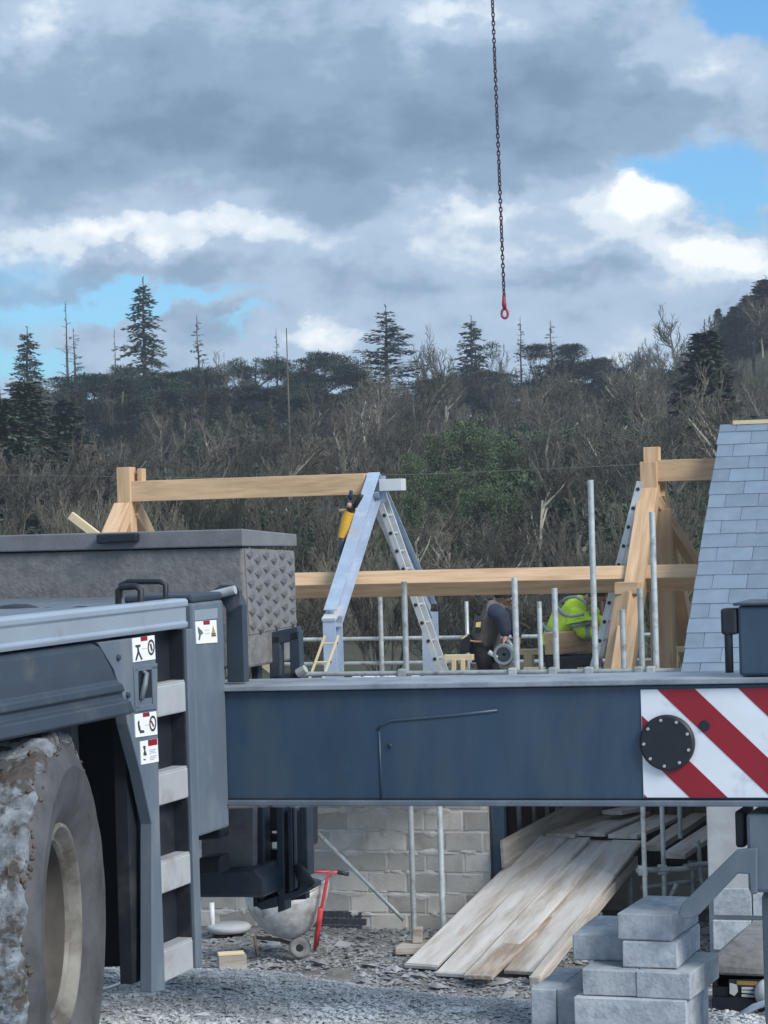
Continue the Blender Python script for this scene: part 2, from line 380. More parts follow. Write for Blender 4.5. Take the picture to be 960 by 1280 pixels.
# pillar panel between mudguard and steps
pil = tv([(122, 803), (194, 794), (195, 832), (197, 886), (200, 1030), (207, 1238), (190, 1241), (190, 1030), (176, 965), (160, 905), (157, 885), (143, 838)], .0, .05, 'pillar_panel', slateblue, bevel=.004)
for x, y in ((147, 822), (159, 869)):
    tp(MB().lathe([(0, .012), (.010, .010), (.013, 0), (.013, -.01)], 12, 'x', T.at(x, y, x=.0)), 'rivet', dkpaint, pil, smooth=True, sharp=40)
fr_ = MB()
for q in ([(168, 833), (197, 829), (197, 836), (168, 840)], [(170, 883), (197, 879), (197, 886), (170, 890)], [(168, 836), (173, 836), (174, 886), (170, 887)], [(190, 833), (197, 832), (197, 882), (192, 883)]):
    fr_.prism([T.at(x, y, x=.006) for x, y in q], (-.02, 0, 0))
hd = tp(fr_, 'handle_recess', slateblue, bevel=.002)
tv([(171, 838), (193, 834), (194, 882), (173, 885)], .0018, .001, 'recess_back', blackp, hd)
tp(MB().tube([T.at(178, 839, x=.004)+Vector((0, 0, 0)), T.at(183, 842, x=.012), T.at(181, 856, x=.014), T.at(176, 874, x=.006)], [.008, .011, .012, .012], 8), 'grab_handle', slateblue, hd, smooth=True)
tv([(174, 874), (190, 872), (190, 883), (174, 885)], .004, .002, 'recess_foot', slateblue, hd)

# warning stickers: white plate, red tag, little pictograms
def sticker(x0, y0, x1, y1, sl, kind):
    v = .0035
    def q(a, b): return x0+(x1-x0)*a+(1.5*b), y0+(y1-y0)*b-sl*a
    s = tv([q(0, 0), q(1, 0), q(1, 1), q(0, 1)], v, .004, 'warning_sticker', white, bevel=.0006)
    def bit(pts, name, mat, dv=.0012): return tv([q(*p) for p in pts], v+dv, .0012, name, mat, s)
    rect = lambda a, b, c, d: [(a, b), (c, b), (c, d), (a, d)]
    if kind != 3: bit(rect(.38, .0, .68, .17), 'red_tag', red)
    else: bit(rect(.45, .0, .97, .26), 'red_tag', red)
    ring = lambda cx, cy, r: put(MB().lathe([(r*.72, 0), (r, 0), (r, .0014), (r*.72, .0014), (r*.72, 0)], 20, 'x', T.at(*q(cx, cy), x=v)), 'symbol', ink, s)
    if kind == 0:
        for pts in ([(.12, .30), (.36, .30), (.34, .40), (.14, .40)], [(.20, .40), (.27, .40), (.29, .62), (.21, .62)], [(.20, .60), (.28, .60), (.15, .95), (.09, .92)], [(.22, .60), (.29, .60), (.42, .92), (.36, .95)]): bit(pts, 'symbol', ink)
        ring(.82, .48, .030); bit([(.78, .34), (.84, .32), (.90, .62), (.84, .64)], 'symbol', ink, .002); bit(rect(.40, .48, .64, .50), 'symbol', inkl)
    elif kind == 1:
        for pts in ([(.12, .35), (.20, .28), (.20, .52), (.13, .52)], [(.12, .52), (.22, .52), (.24, .72), (.16, .74)], [(.18, .70), (.40, .74), (.40, .84), (.20, .84)]): bit(pts, 'symbol', ink)
        ring(.80, .50, .030); bit([(.72, .40), (.76, .36), (.88, .62), (.84, .66)], 'symbol', red, .002); bit(rect(.44, .52, .66, .54), 'symbol', inkl)
    elif kind == 2:
        bit([(.10, .22), (.20, .35), (.30, .45), (.34, .55), (.22, .62), (.16, .85), (.10, .80), (.14, .60), (.10, .45)], 'symbol', inkg)
        bit([(.83, .24), (.95, .72), (.72, .72)], 'symbol', inky); bit(rect(.74, .58, .94, .62), 'symbol', ink, .002); bit(rect(.75, .66, .95, .70), 'symbol', ink, .002)
        bit(rect(.42, .40, .64, .42), 'symbol', inkl); bit(rect(.42, .55, .64, .57), 'symbol', inkl)
    else:
        bit([(.14, .22), (.30, .22), (.26, .40), (.34, .62), (.26, .64), (.14, .60), (.20, .42)], 'symbol', ink); bit(rect(.14, .78, .26, .83), 'symbol', ink)
        for k in range(3): bit(rect(.50, .42+.07*k, .90-.1*(k % 2), .45+.07*k), 'symbol', inkl)
        for k in range(3): bit(rect(.52, .70+.07*k, .92-.08*k, .73+.07*k), 'symbol', inkl)
sticker(165.5, 798, 193, 828, 4, 0); sticker(168.5, 893, 195.5, 922, 4, 1); sticker(175.5, 927, 197, 956, 4, 3); sticker(244.5, 777, 270.5, 805, 2, 2)

# steps
back = tp(MB().box(-.12, -.07, .70, 1.19, .36, 1.70), 'step_well', blackp)
tp(MB().box(-.07, -.012, 1.112, 1.124, .36, 1.665), 'step_side', blackp)
tp(MB().box(-.068, .002, 1.1255, 1.186, .342, 1.665), 'step_rail', slateblue, bevel=.004)
for k in range(4):
    z0 = .342+.3345*k
    st = tp(MB().box(-.068, -.003, .832, 1.111, z0, z0+.118), 'step', stepm, bevel=.006)
    tp(MB().box(-.066, -.006, .84, 1.108, z0+.1175, z0+.124), 'tread_edge', stepm, st, bevel=.002)
# corner panel carrying a sticker
pan = tp(MB().box(-.30, .0, 1.192, 1.498, .845, 1.765), 'corner_panel', slateblue, bevel=.012)
tp(MB().box(-.30, -.001, 1.196, 1.494, 1.766, 1.798), 'panel_cap', dkpaint, bevel=.01)
tv([(244, 763), (272, 760), (272, 773), (244, 776)], .003, .005, 'panel_plate', silver, pan, bevel=.001)
# flap, brackets and chassis seen behind the wheel
tp(MB().box(-.9, -.30, .30, .70, .52, 1.55), 'wheel_arch', blackp)
tp(MB().prism([(-.20, .34, 1.38), (-.24, .66, 1.38), (-.24, .63, 1.05), (-.24, .58, .80), (-.24, .50, .80), (-.24, .40, 1.1)], (-.05, 0, 0)), 'flap_bracket', M('flap_grey', (.055, .068, .085), .6, 0, .15, 5), bevel=.006)
tp(MB().box(-.29, -.235, .52, .56, .80, .87), 'flap_pin', blackp)
tp(MB().box(-.29, -.22, .55, .69, .62, .78), 'hinge_plate', dkpaint, bevel=.01)
tp(MB().box(-.285, -.25, .28, .80, .52, .80), 'mud_flap', blackp, bevel=.01)
tu([(96, 880), (180, 862), (183, 1000), (186, 1206), (112, 1210)], .78, .03, 'rear_flap', blackp)
tp(MB().box(-2.4, -.9, -2.4, 2.6, .75, 1.35), 'chassis', blackp, bevel=.02)

# wheel, steered out of line with the truck
wh = link(bpy.data.objects.new('wheel', None)); wh.parent = truck
wc = T.at(79, 1162, x=.0); wh.location = (wc.x, wc.y, .69); wh.rotation_euler = (0, 0, R(15.6))
def tyre_fn(r, h, a, j):
    k = noise.noise(Vector((math.cos(a)*5, math.sin(a)*5, h*9)))
    return r+.003*k, h+.0035*k
prof = [(.345, -.30), (.345, -.06), (.352, -.022), (.372, -.012), (.40, .006), (.45, .030), (.50, .040), (.55, .040), (.558, .044), (.566, .040), (.60, .030), (.632, .012), (.655, -.015), (.662, -.05), (.660, -.20), (.662, -.35), (.645, -.40), (.50, -.44), (.37, -.39)]
tp(MB().lathe(prof, 120, 'x', fn=tyre_fn), 'tyre', rubber, wh, smooth=True, sharp=50)
lug = MB()
for k in range(34):
    a0 = 2*math.pi*k/34
    for side in (0, 1):
        for seg_ in range(3):
            pass
        ad = a0+(math.pi/34 if side else 0)
        x0, x1 = (-.025, -.19) if not side else (-.375, -.21)
        pts = []
        for r in (.652, .691):
            for (x, da) in ((x0, -.045), (x0, .05), (x1, .02+.05), (x1, .02-.03)):
                rr = r-(.012 if (x == x0 and r > .66) else 0); pts.append((x, rr*math.cos(ad+da), rr*math.sin(ad+da)))
        lug.add(pts, [(0, 1, 2, 3), (4, 7, 6, 5), (0, 4, 5, 1), (1, 5, 6, 2), (2, 6, 7, 3), (3, 7, 4, 0)])
tp(lug, 'tread_lug', rubber, wh, bevel=.004)
def mud_fn(r, h, a, j):
    p = Vector((math.cos(a)*9, math.sin(a)*9, h*13))
    k = noise.fractal(p, .8, 2.1, 5)+.45*noise.fractal(p*3.1, .8, 2.1, 3)
    edge = 1.1*noise.fractal(Vector((math.cos(a)*7, math.sin(a)*7, 4)), .8, 2.1, 4)
    return r+.018*k, h+(.024*edge if j in (1, 2, 3, 4) else .004*k)
mp_ = [(.62, -.012), (.642, .004), (.662, .0), (.676, -.012), (.682, -.03), (.684, -.045)]+[(.686, -.06-.016*i) for i in range(20)]+[(.66, -.385)]
tp(MB().lathe(mp_, 300, 'x', fn=mud_fn), 'caked_mud', mud, wh, smooth=False)
cl = MB()
for i in range(260):
    a = rnd.uniform(0, 6.28); r = rnd.uniform(.62, .70); x = rnd.uniform(-.05, .035) if r < .665 else rnd.uniform(-.3, -.01)
    s = rnd.uniform(.004, .013); c = Vector((x if r > .665 else .018-(r-.62)*.6, r*math.cos(a), r*math.sin(a)))
    V = []
    for d in ((1, 0, 0), (-1, 0, 0), (0, 1, 0), (0, -1, 0), (0, 0, 1), (0, 0, -1)): V.append(c+Vector(d)*s*rnd.uniform(.6, 1.4))
    cl.add(V, [(0, 2, 4), (2, 1, 4), (1, 3, 4), (3, 0, 4), (2, 0, 5), (1, 2, 5), (3, 1, 5), (0, 3, 5)])
tag(tp(cl, 'mud_clod', mudb, wh), kind='stuff')
rimp = [(.335, -.07), (.358, -.028), (.364, -.012), (.360, -.004), (.350, -.002), (.340, -.010), (.330, -.035), (.318, -.045), (.306, -.040), (.300, -.048), (.297, -.06)]
tp(MB().lathe(rimp, 72, 'x'), 'rim', rimm, wh, smooth=True, sharp=35)
tp(MB().lathe([(.2972, -.055), (.294, -.09), (.290, -.17), (.27, -.20), (.20, -.21), (.13, -.19), (.12, -.15), (.10, -.13), (0, -.13)], 72, 'x'), 'rim_dish', M('rim_dark', (.075, .070, .062), .8, 0, .3, 9), wh, smooth=True)  # dish in a darker brown-grey than the flange ring
nb = MB()
for k in range(10):
    a = 2*math.pi*k/10; nb.lathe([(0, .03), (.014, .03), (.016, 0)], 6, 'x', (-.205, .235*math.cos(a), .235*math.sin(a)))
tp(nb, 'wheel_nut', rimm, wh)

# outrigger beam
BU = 1.50
b0, b1 = .0, 2.72
tilt = lambda v: .012*v
def bquad(v0, v1, z0, z1, u, th, name, mat, par=truck, **k):
    return tp(MB().prism([(v0, u, z0+tilt(v0)), (v1, u, z0+tilt(v1)), (v1, u, z1+tilt(v1)), (v0, u, z1+tilt(v0))], (0, th, 0)), name, mat, par, **k)
ob = bquad(b0-.6, b1, .955, 1.392, BU, .36, 'outrigger_beam', navy, bevel=.006)
bquad(b0-.6, b1, 1.3935, 1.415, BU-.025, .41, 'top_flange', M('worn_flange', (.30, .335, .385), .45, .2, .15, 6, stain=(.16, .19, .23), sthr=.56, sscale=5), ob, bevel=.004)
bquad(b0-.6, b1, .932, .9535, BU-.025, .41, 'bottom_flange', slateblue, ob, bevel=.004)
q = lambda x, y: T.at(x, y, y=BU)
wl = MB().tube([q(474, 915)-Vector((0, .0, 0)), q(477, 998)], .0045, 6); tp(wl, 'weld_seam', navy, ob, smooth=True)
tp(MB().tube([q(472, 912), q(478, 906), q(488, 901), q(560, 895), q(622, 888)], .0062, 8), 'side_rail', navy, ob, smooth=True)
tp(MB().tube([q(486, 930), q(489, 934)], .008, 8), 'bolt_hole', blackp, ob)
# striped marking plate
sv0, sv1 = q(803, 930).x, b1-.02
zlo = q(803, 998).z-tilt(sv0)+.004; zhi = q(803, 862).z-tilt(sv0)
bquad(sv0, sv1, zlo, zhi, BU-.004, .004, 'marking_plate', signw, ob)
def clip(poly, f):
    o = []
    for i in range(len(poly)):
        a, b = poly[i], poly[(i+1) % len(poly)]; fa, fb = f(a), f(b)
        if fa >= 0: o.append(a)
        if fa*fb < 0: t = fa/(fa-fb); o.append((a[0]+(b[0]-a[0])*t, a[1]+(b[1]-a[1])*t))
    return o
pv = q(869, 860).x-q(822, 860).x; per = q(923, 860).x-q(822, 860).x; H = zhi-zlo
for k in range(-2, 8):
    x0 = q(822, 860).x+k*per
    poly = [(x0-H*.0, zhi), (x0+pv, zhi), (x0+pv+H*1.03, zlo), (x0+H*1.03, zlo)]
    poly = clip(clip(poly, lambda p: p[0]-sv0-.002), lambda p: sv1-.002-p[0])
    if len(poly) > 2:
        tp(MB().prism([(x, BU-.0055, z+tilt(x)) for x, z in poly], (0, .0012, 0)), 'red_stripe', red, ob)
dc = q(835, 928)
ds = tp(MB().lathe([(0, -.026), (.098, -.026), (.106, -.020), (.106, .0)], 48, 'y', dc), 'cover_disc', blackp, ob, smooth=True, sharp=30)
for k in range(9):
    a = 2*math.pi*k/9+.4; tp(MB().lathe([(0, -.005), (.0055, -.005), (.0065, .001)], 8, 'y', dc+Vector((.088*math.cos(a), -.026, .088*math.sin(a)))), 'bolt', stepm, ds)
tp(MB().lathe([(0, -.010), (.019, -.010), (.021, -.006), (.021, 0)], 24, 'y', q(881, 907)), 'plug', blackp, ob, smooth=True, sharp=30)
# jack at the end of the beam
jv = 2.24; jz = lambda y: T.at(955, y, y=BU).z
jk = tp(MB().box(jv-.145, jv+.30, BU+.0, BU+.30, 1.418+tilt(jv), jz(757)), 'jack_housing', navy, bevel=.012)
tp(MB().box(jv-.16, jv+.32, BU-.01, BU+.31, jz(757)+.001, jz(753)), 'jack_cap', dkpaint, jk, bevel=.004)
tp(MB().tube([(jv-.185, BU+.02, 1.43+tilt(jv)), (jv-.185, BU+.02, jz(790)), (jv-.178, BU+.02, jz(768))], .016, 8), 'hose', blackp, jk, smooth=True)
tp(MB().box(jv-.21, jv-.148, BU+.0, BU+.08, jz(793), jz(760)), 'valve', blackp, jk, bevel=.01)
jf = tp(MB().box(T.at(933, 1050, y=BU).x, jv+.28, BU+.0, BU+.30, T.at(940, 1116, y=BU).z, .930), 'jack_leg', slateblue, bevel=.015)
tp(MB().box(T.at(949, 1190, y=BU).x, jv+.20, BU+.05, BU+.25, .10, T.at(940, 1116, y=BU).z), 'jack_ram', slateblue, jf, bevel=.03)
tp(MB().box(T.at(919, 1050, y=BU+.06).x, T.at(931, 1050, y=BU+.06).x, BU+.06, BU+.26, T.at(890, 1062, y=BU).z, .930), 'leg_guide', blackp, jf, bevel=.01)
tu([(920, 1063), (946, 1060), (946, 1118), (938, 1118), (936, 1093), (922, 1092), (874, 1143), (866, 1148), (852, 1149), (848, 1143), (850, 1134), (854, 1128)], BU-.02, .035, 'lever_arm', slateblue, bevel=.005)
tp(MB().lathe([(0, .0), (.30, .0), (.30, .03), (.26, .06), (.14, .085), (.12, .12), (0, .12)], 40, 'z', (jv+.08, BU+.15, tz(1.5, 9.0)+.003)), 'foot_plate', slateblue, jf, smooth=True, sharp=30)

# storage box of rough coated plate
SU = 2.0
c0 = T.at(303, 684, y=SU); c1 = T.at(311, 797, y=SU); sbv = c0.x
S2 = lambda x, y: T.at(x, y, x=sbv)
zt, zb = c0.z, 1.45
far = S2(369, 688); fz = far.z; fb = S2(372, 783)
bx = MB().prism([(sbv, SU, zb), (sbv, SU, zt), (sbv, far.y, fz), (sbv, fb.y, zb)], (-2.6, 0, 0))
sb = tp(bx, 'storage_box', boxm, bevel=.012)
l0 = S2(300, 661); l1 = S2(366, 668)
tp(MB().prism([(sbv+.012, SU-.02, zt+.004), (sbv+.012, SU-.02, l0.z), (sbv+.012, l1.y+.02, l1.z), (sbv+.012, l1.y+.02, S2(366, 683).z)], (-2.64, 0, 0)), 'box_lid', M('lid_coating', (.16, .17, .185), .6, 0, .15, 12, bump=.2), sb, bevel=.006)
tv([(306, 686), (367, 690), (370, 781), (312, 794)], sbv+.004, .004, 'tread_side', treadm, sb)
bs = MB()
for i in range(6):
    for j in range(6):
        fx = (i+.55)/6; fyy = (j+.5)/6
        x = 306+(367-306)*fx+5*fyy; y = (686+4*fx)*(1-fyy)+(794-13*fx)*fyy
        c = T.at(x, y+(3 if i % 2 else -3), x=sbv+.004)
        hgt = .030-.003*fx; wdt = .044
        bs.add([c+Vector((0, -wdt, 0)), c+Vector((0, 0, hgt)), c+Vector((0, wdt, 0)), c+Vector((0, 0, -hgt)), c+Vector((.008, -wdt*.45, hgt*.3)), c+Vector((.008, wdt*.45, hgt*.3)), c+Vector((.008, wdt*.45, -hgt*.3)), c+Vector((.008, -wdt*.45, -hgt*.3))],
               [(0, 1, 4), (1, 5, 4), (1, 2, 5), (2, 6, 5), (2, 3, 6), (3, 7, 6), (3, 0, 7), (0, 4, 7), (4, 5, 6, 7)])
tag(tp(bs, 'tread_boss', treadd, sb), kind='stuff')
tu([(120, 668), (170, 666), (170, 677), (120, 680)], SU-.06, .04, 'lid_catch', blackp, sb, bevel=.006)
# brackets beside the box
tu([(282, 748), (298, 744), (303, 756), (306, 853), (284, 853)], BU+.08, .05, 'corner_post', dkpaint, bevel=.004)
tu([(268, 736), (276, 731), (294, 731), (300, 738), (300, 756), (286, 766), (276, 752), (268, 746)], BU+.02, .025, 'pivot_bracket', dkpaint, bevel=.003)
tp(MB().tube([T.at(262, 745, y=BU), T.at(294, 737, y=BU)], .018, 12), 'pivot_pin', stepm, smooth=True, sharp=40)
br = MB()
for q4 in ([(312, 796), (372, 783), (373, 800), (314, 812)], [(313, 800), (322, 800), (323, 853), (314, 853)], [(336, 796), (350, 794), (351, 853), (337, 853)], [(361, 790), (374, 788), (376, 848), (363, 853)], [(338, 845), (376, 838), (376, 853), (338, 853)]):
    br.prism([T.at(x, y, y=2.3) for x, y in q4], (0, .05, 0))
tp(br, 'bracket_frame', dkpaint, bevel=.005)
tp(MB().tube([T.at(372, 842, y=2.28), T.at(382, 836, y=2.28)], .02, 8), 'bracket_pin', stepm)
# grab handles on the deck
for pts, r in (([(148, 758), (148, 738), (152, 734), (170, 733), (176, 738), (176, 757)], .013), ([(150, 748), (151, 731), (160, 727), (200, 727), (207, 731), (207, 747)], .011)):
    u_ = .85 if r > .012 else 1.0
    tp(MB().tube([T.at(x, y, y=u_) for x, y in pts], r, 10), 'deck_handle', blackp, smooth=True, sharp=50)
for (x, y, r) in ((8, 757, .035), (20, 755, .045), (33, 756, .03), (60, 752, .015), (100, 751, .02)):
    c = T.at(x, y, y=.9); tp(MB().lathe([(0, r*.5), (r*1.2, r*.4), (r*2.2, 0), (r*2.4, -.03)], 14, 'z', (c.x, c.y, 1.762)), 'deck_fitting', blackp, smooth=True)
# lower frame behind the beam
tu([(250, 1012), (262, 1012), (262, 1042), (250, 1050)], 1.7, .2, 'under_bracket', blackp)
tu([(246, 1038), (274, 1036), (276, 1048), (246, 1051)], 1.72, .1, 'under_clip', blackp, bevel=.01)
tu([(248, 1072), (276, 1070), (276, 1092), (248, 1094)], 1.72, .1, 'under_clip', blackp, bevel=.01)
tu([(252, 1012), (316, 1010), (316, 1092), (252, 1094)], 2.0, .05, 'under_plate', M('under_plate', (.24, .245, .25), .7, 0, .2, 4, stain=(.12, .08, .085), sthr=.6))
tu([(245, 1090), (316, 1087), (330, 1100), (330, 1122), (245, 1122)], 1.9, .4, 'under_box', dkpaint, bevel=.01)
fk = tu([(313, 1009), (321, 1009), (322, 1134), (316, 1134)], 2.1, .18, 'support_post', blackp, bevel=.006)
for (a, b, lo, m) in ((320, 329, 1136, dkpaint), (345, 354, 1141, dkpaint), (359, 365, 1116, dkpaint), (366, 370, 1112, slateblue), (374, 383, 1098, dkpaint)):
    tu([(a, 1009), (b, 1009), (b+2, lo-3), (a+2, lo)], 2.12, .08, 'support_post', m, bevel=.004)
tu([(384, 1009), (391, 1009), (391, 1056), (384, 1059)], 2.3, .06, 'support_post', blackp)
for y0, y1 in ((1009, 1040), (1043, 1054), (1062, 1128)):
    tu([(322, y0), (382, y0), (382, y1-4), (322, y1)], 2.24, .05, 'support_web', blackp)
tu([(322, 1128), (345, 1120), (346, 1134), (325, 1138)], 2.10, .10, 'support_shoe', dkpaint, bevel=.006)
tp(MB().tube([T.at(372, 1080, y=2.1), T.at(378, 1094, y=2.1), T.at(390, 1108, y=2.1)], [.022, .030, .022], 12), 'rubber_stop', blackp, smooth=True)
tu([(352, 1118), (372, 1112), (376, 1100), (392, 1104), (392, 1110), (370, 1122), (354, 1126)], 2.12, .1, 'support_shoe', dkpaint, bevel=.006)

# ------------------------------------------------------------------ stack of concrete blocks on the gravel
S = Fr(0, 0, 19)
o0 = G.at(717, 1246, y=9.25); S = Fr(o0.x, o0.y, 19)     # front left bottom corner of the stack
SG = -.004
bl_mesh = []
for i in range(3):
    bm = bmesh.new(); bmesh.ops.create_cube(bm, size=1)
    for v in bm.verts: v.co = Vector((v.co.x*.44, v.co.y*.215, v.co.z*.10))
    bmesh.ops.bevel(bm, geom=bm.edges[:], offset=.004, segments=1, affect='EDGES')
    for v in bm.verts: v.co += Vector((rnd.uniform(-1, 1), rnd.uniform(-1, 1), rnd.uniform(-1, 1)))*.0012
    me = bpy.data.meshes.new('concrete_block'); bm.to_mesh(me); bm.free(); me.materials.append(block); bl_mesh.append(me)
def cblock(x, y, z, rx, rz, label):
    o = link(bpy.data.objects.new('concrete_block', rnd.choice(bl_mesh))); o.location = S.w(x, y, z+SG)
    o.rotation_euler = Matrix.Rotation(-S.a+R(rz), 3, 'Z').to_4x4().to_euler() if not rx else (Matrix.Rotation(-S.a+R(rz), 3, 'Z') @ Matrix.Rotation(R(rx), 3, 'X')).to_euler()
    tag(o, label, 'block', 'grey concrete blocks piled beside the timber ramp')
g3 = .003
# standing on edge: long side across, 0.215 high, 0.10 deep
cblock(.22, .05, .1075, 90, 0, 'grey block on edge at the front foot of the pile, long face to the yard')
for k in range(3): cblock(.22, .155+.105*k, .1075, 90, 0, 'grey block on edge in the bottom course, behind the front one')
cblock(-.156, .34, .1075, 90, 90, 'grey block on edge standing out at the side of the pile towards the boards')
cblock(-.053, .35, .1075, 90, 90, 'grey block on edge between the outermost one and the bottom course')
# flat courses
cblock(.135, .25, .267, 0, 90, 'grey block laid flat in the second course, the one towards the boards')
cblock(.36, .24, .267, 0, 87, 'grey block laid flat in the second course, on the outrigger leg side')
cblock(.05, .42, .370, 0, 92, 'grey block laid flat in the third course, set back towards the boards')
cblock(.285, .30, .370, 0, 90, 'grey block laid flat in the third course, below the top one')
cblock(.27, .32, .473, 0, 88, 'grey block lying alone on top of the pile')

# machine half hidden behind the jack leg
mc = G.at(888, 1200, y=9.9); Q = Fr(mc.x, mc.y, 19)
gen = thing('site_machine', 'black boxed site machine with a sloping bonnet behind the outrigger leg', 'machine', Q, (.0, 0, 0))
q2 = lambda x, y, u=0: Q.at(x, y, y=u)
zz = [q2(890, 1205).z, q2(911, 1186).z, q2(960, 1222).z]
gp = lambda mb, n, m, par=gen, **k: put(mb, n, m, par, **k)
gp(MB().box(-.0, .62, .02, .70, .06, .10), 'base_frame', blackp)
gp(MB().box(.0, .02, .02, .70, .10, zz[2]), 'side_panel', blackp, bevel=.004)
gp(MB().box(.60, .62, .02, .70, .10, zz[2]), 'side_panel', blackp, bevel=.004)
gp(MB().box(.02, .60, .30, .68, .10, zz[2]), 'engine_block', blackp, bevel=.01)
gp(MB().prism([(-.02, .0, zz[2]+.002), (-.02, .0, zz[2]+.05), (.06, .18, zz[1]), (.56, .18, zz[1]), (.64, .0, zz[2]+.05), (.64, .0, zz[2]+.002)], (0, .5, 0)), 'bonnet', boxm, bevel=.012)
gp(MB().prism([q2(911, 1224, .02), q2(950, 1224, .02), q2(950, 1248, .02), q2(911, 1247, .02)], (0, .004, 0)), 'label_plate', ink)
for pts, m in (([(921, 1226), (947, 1227), (945, 1232), (921, 1231)], inky), ([(912, 1229), (921, 1231), (922, 1240), (918, 1245), (912, 1242)], lampw), ([(927, 1234), (942, 1234), (942, 1237), (927, 1237)], lampw), ([(927, 1238), (942, 1239), (942, 1242), (927, 1241)], lampw), ([(927, 1243), (942, 1244), (942, 1247), (927, 1246)], lampw)):
    gp(MB().prism([q2(x, y, .012) for x, y in pts], (0, .006, 0)), 'label_mark', m)
gp(MB().lathe([(0, -.03), (.03, -.03), (.055, -.01), (.06, .02)], 24, 'y', q2(960, 1242, .0)), 'lamp', lampw, smooth=True)
gp(MB().tube([q2(918, 1284, -.06), q2(928, 1268, -.06), q2(942, 1259, -.06), q2(962, 1252, -.06), q2(985, 1252, -.06)], .014, 8), 'guard_bar', steel, smooth=True)
gp(MB().tube([q2(908, 1262, -.02), q2(910, 1300, -.02)], .010, 8), 'foot_bar', lampw, smooth=True)
gp(MB().box(-.0, .62, .0, .72, -.03, .058), 'skid', blackp)

# ------------------------------------------------------------------ steel and timber roof frames
def ibeam(p, q, depth, wid, mat, name, par, t=.014):
    """rolled section from p to q, flange width along x"""
    p, q = Vector(p), Vector(q); x = (q-p).normalized(); s = Vector((1, 0, 0)); n = x.cross(s)
    m = MB()
    for a0, a1, w in ((-depth/2, -depth/2+t, wid), (depth/2-t, depth/2, wid), (-depth/2+t, depth/2-t, .01)):
        c = [p+s*(-w/2)+n*a0, p+s*(w/2)+n*a0, p+s*(w/2)+n*a1, p+s*(-w/2)+n*a1]; m.prism(c, q-p)
    return put(m, name, mat, par, bevel=.002)
sf = thing('steel_portal', 'galvanised steel A-shaped roof frame with straight column feet', 'steel frame', B, (0, -1.8, DECK))
apz = 2.56
kn = Vector((0, -1.84, .93)); kf = Vector((0, 2.35, .93-.0))
kf.z = .80
ibeam((0, .06, apz-.09), kn+Vector((0, .0, .0)), .27, .15, steel, 'rafter', sf)
ibeam(kn+Vector((0, .0, .02)), (0, -1.84, DECK), .27, .15, steel, 'column', sf)
ibeam((0, -.06, apz-.12), kf, .27, .15, steel, 'rafter', sf)
ibeam(kf, (0, 2.35, DECK), .27, .15, steel, 'column', sf)
p0 = B.at(482, 599, y=0); p1 = B.at(505, 613, y=0)
put(MB().box(.08, p1.x, -.10, .10, p1.z, p0.z), 'ridge_stub', M('stub_white', (.62, .66, .68), .5, .2, .08, 6), sf, bevel=.004)
put(MB().box(-.13, .13, -.02, .02, apz-.34, apz-.03), 'apex_plate', steel, sf)
kpl = MB()
for y, z in ((kn.y, kn.z),): kpl.prism([(-.079, y-.15, z-.02), (-.079, y+.17, z+.10), (-.079, y+.15, z+.13), (-.079, y-.16, z+.01)], (.158, 0, 0))
put(kpl, 'splice_plate', M('stub_white', (0, 0, 0)), sf)

tf = thing('timber_roof_frame', 'fresh orange timber roof frame of king posts, ridge beams, rafters and a long purlin', 'timber frame', B, (0, 0, DECK))
tb = lambda name, p, q, w, h, **k: beam(name, p, q, w, h, oak, tf, **k)
zr = B.at(300, 597, y=0).z; zr2 = B.at(300, 623, y=0).z
tb('ridge_beam', (-3.13, 0, (zr+zr2)/2), (-.10, 0, (zr+zr2)/2), .18, zr-zr2)
zr = B.at(860, 574, y=0).z; zr2 = B.at(860, 601, y=0).z
xr = B.at(823, 590, y=0).x
tb('ridge_beam', (xr, 0, (zr+zr2)/2), (4.6, 0, (zr+zr2)/2), .18, zr-zr2)
# king posts and rafters of the two timber trusses
xl0, xl1 = B.at(146, 590, y=-.1).x, B.at(163, 590, y=-.1).x; xl = (xl0+xl1)/2
zt_ = B.at(155, 584, y=-.1).z
tb('king_post', (xl, -.02, DECK+.25), (xl, -.02, zt_), .19, xl1-xl0, up=(1, 0, 0))
tb('post_cheek', (xl+.17, .06, B.at(165, 626, y=0).z), (xl+.17, .06, B.at(165, 586, y=0).z), .12, .07, up=(1, 0, 0))
zk = B.at(155, 636, y=0).z
for sgn in (-1, 1): tb('rafter', (xl+.02*sgn, .08*sgn, zk), (xl+.02*sgn, 2.1*sgn, .55), .20, .20)
xk0, xk1 = B.at(804, 600, y=-.12).x, B.at(823, 600, y=-.12).x; xk = (xk0+xk1)/2
zt_ = B.at(812, 559, y=0).z; zk = B.at(812, 612, y=0).z
tb('king_post', (xk, .02, zk-.2), (xk, .02, zt_), .17, .175, up=(1, 0, 0))
tb('post_cheek', (xk-.02, -.12, zk-.12), (xk-.02, -.12, B.at(812, 577, y=-.1).z), .08, xk1-xk0+.02, up=(1, 0, 0))
for sgn in (-1, 1): tb('rafter', (xk+.03*sgn, .03*sgn, zk), (xk+.03*sgn, 2.5*sgn, DECK+.35), .22, .21)
tb('king_post', (xk+.06, .05, DECK), (xk+.06, .05, zk-.22), .20, .26, up=(1, 0, 0))
tb('strut', (xk+.15, .5, DECK+.15), (xk+.42, 1.9, zk-1.25), .16, .18)
tb('strut', (xk+.02, -.1, zk-.1), (xk+.40, .95, zk-1.02), .12, .14)
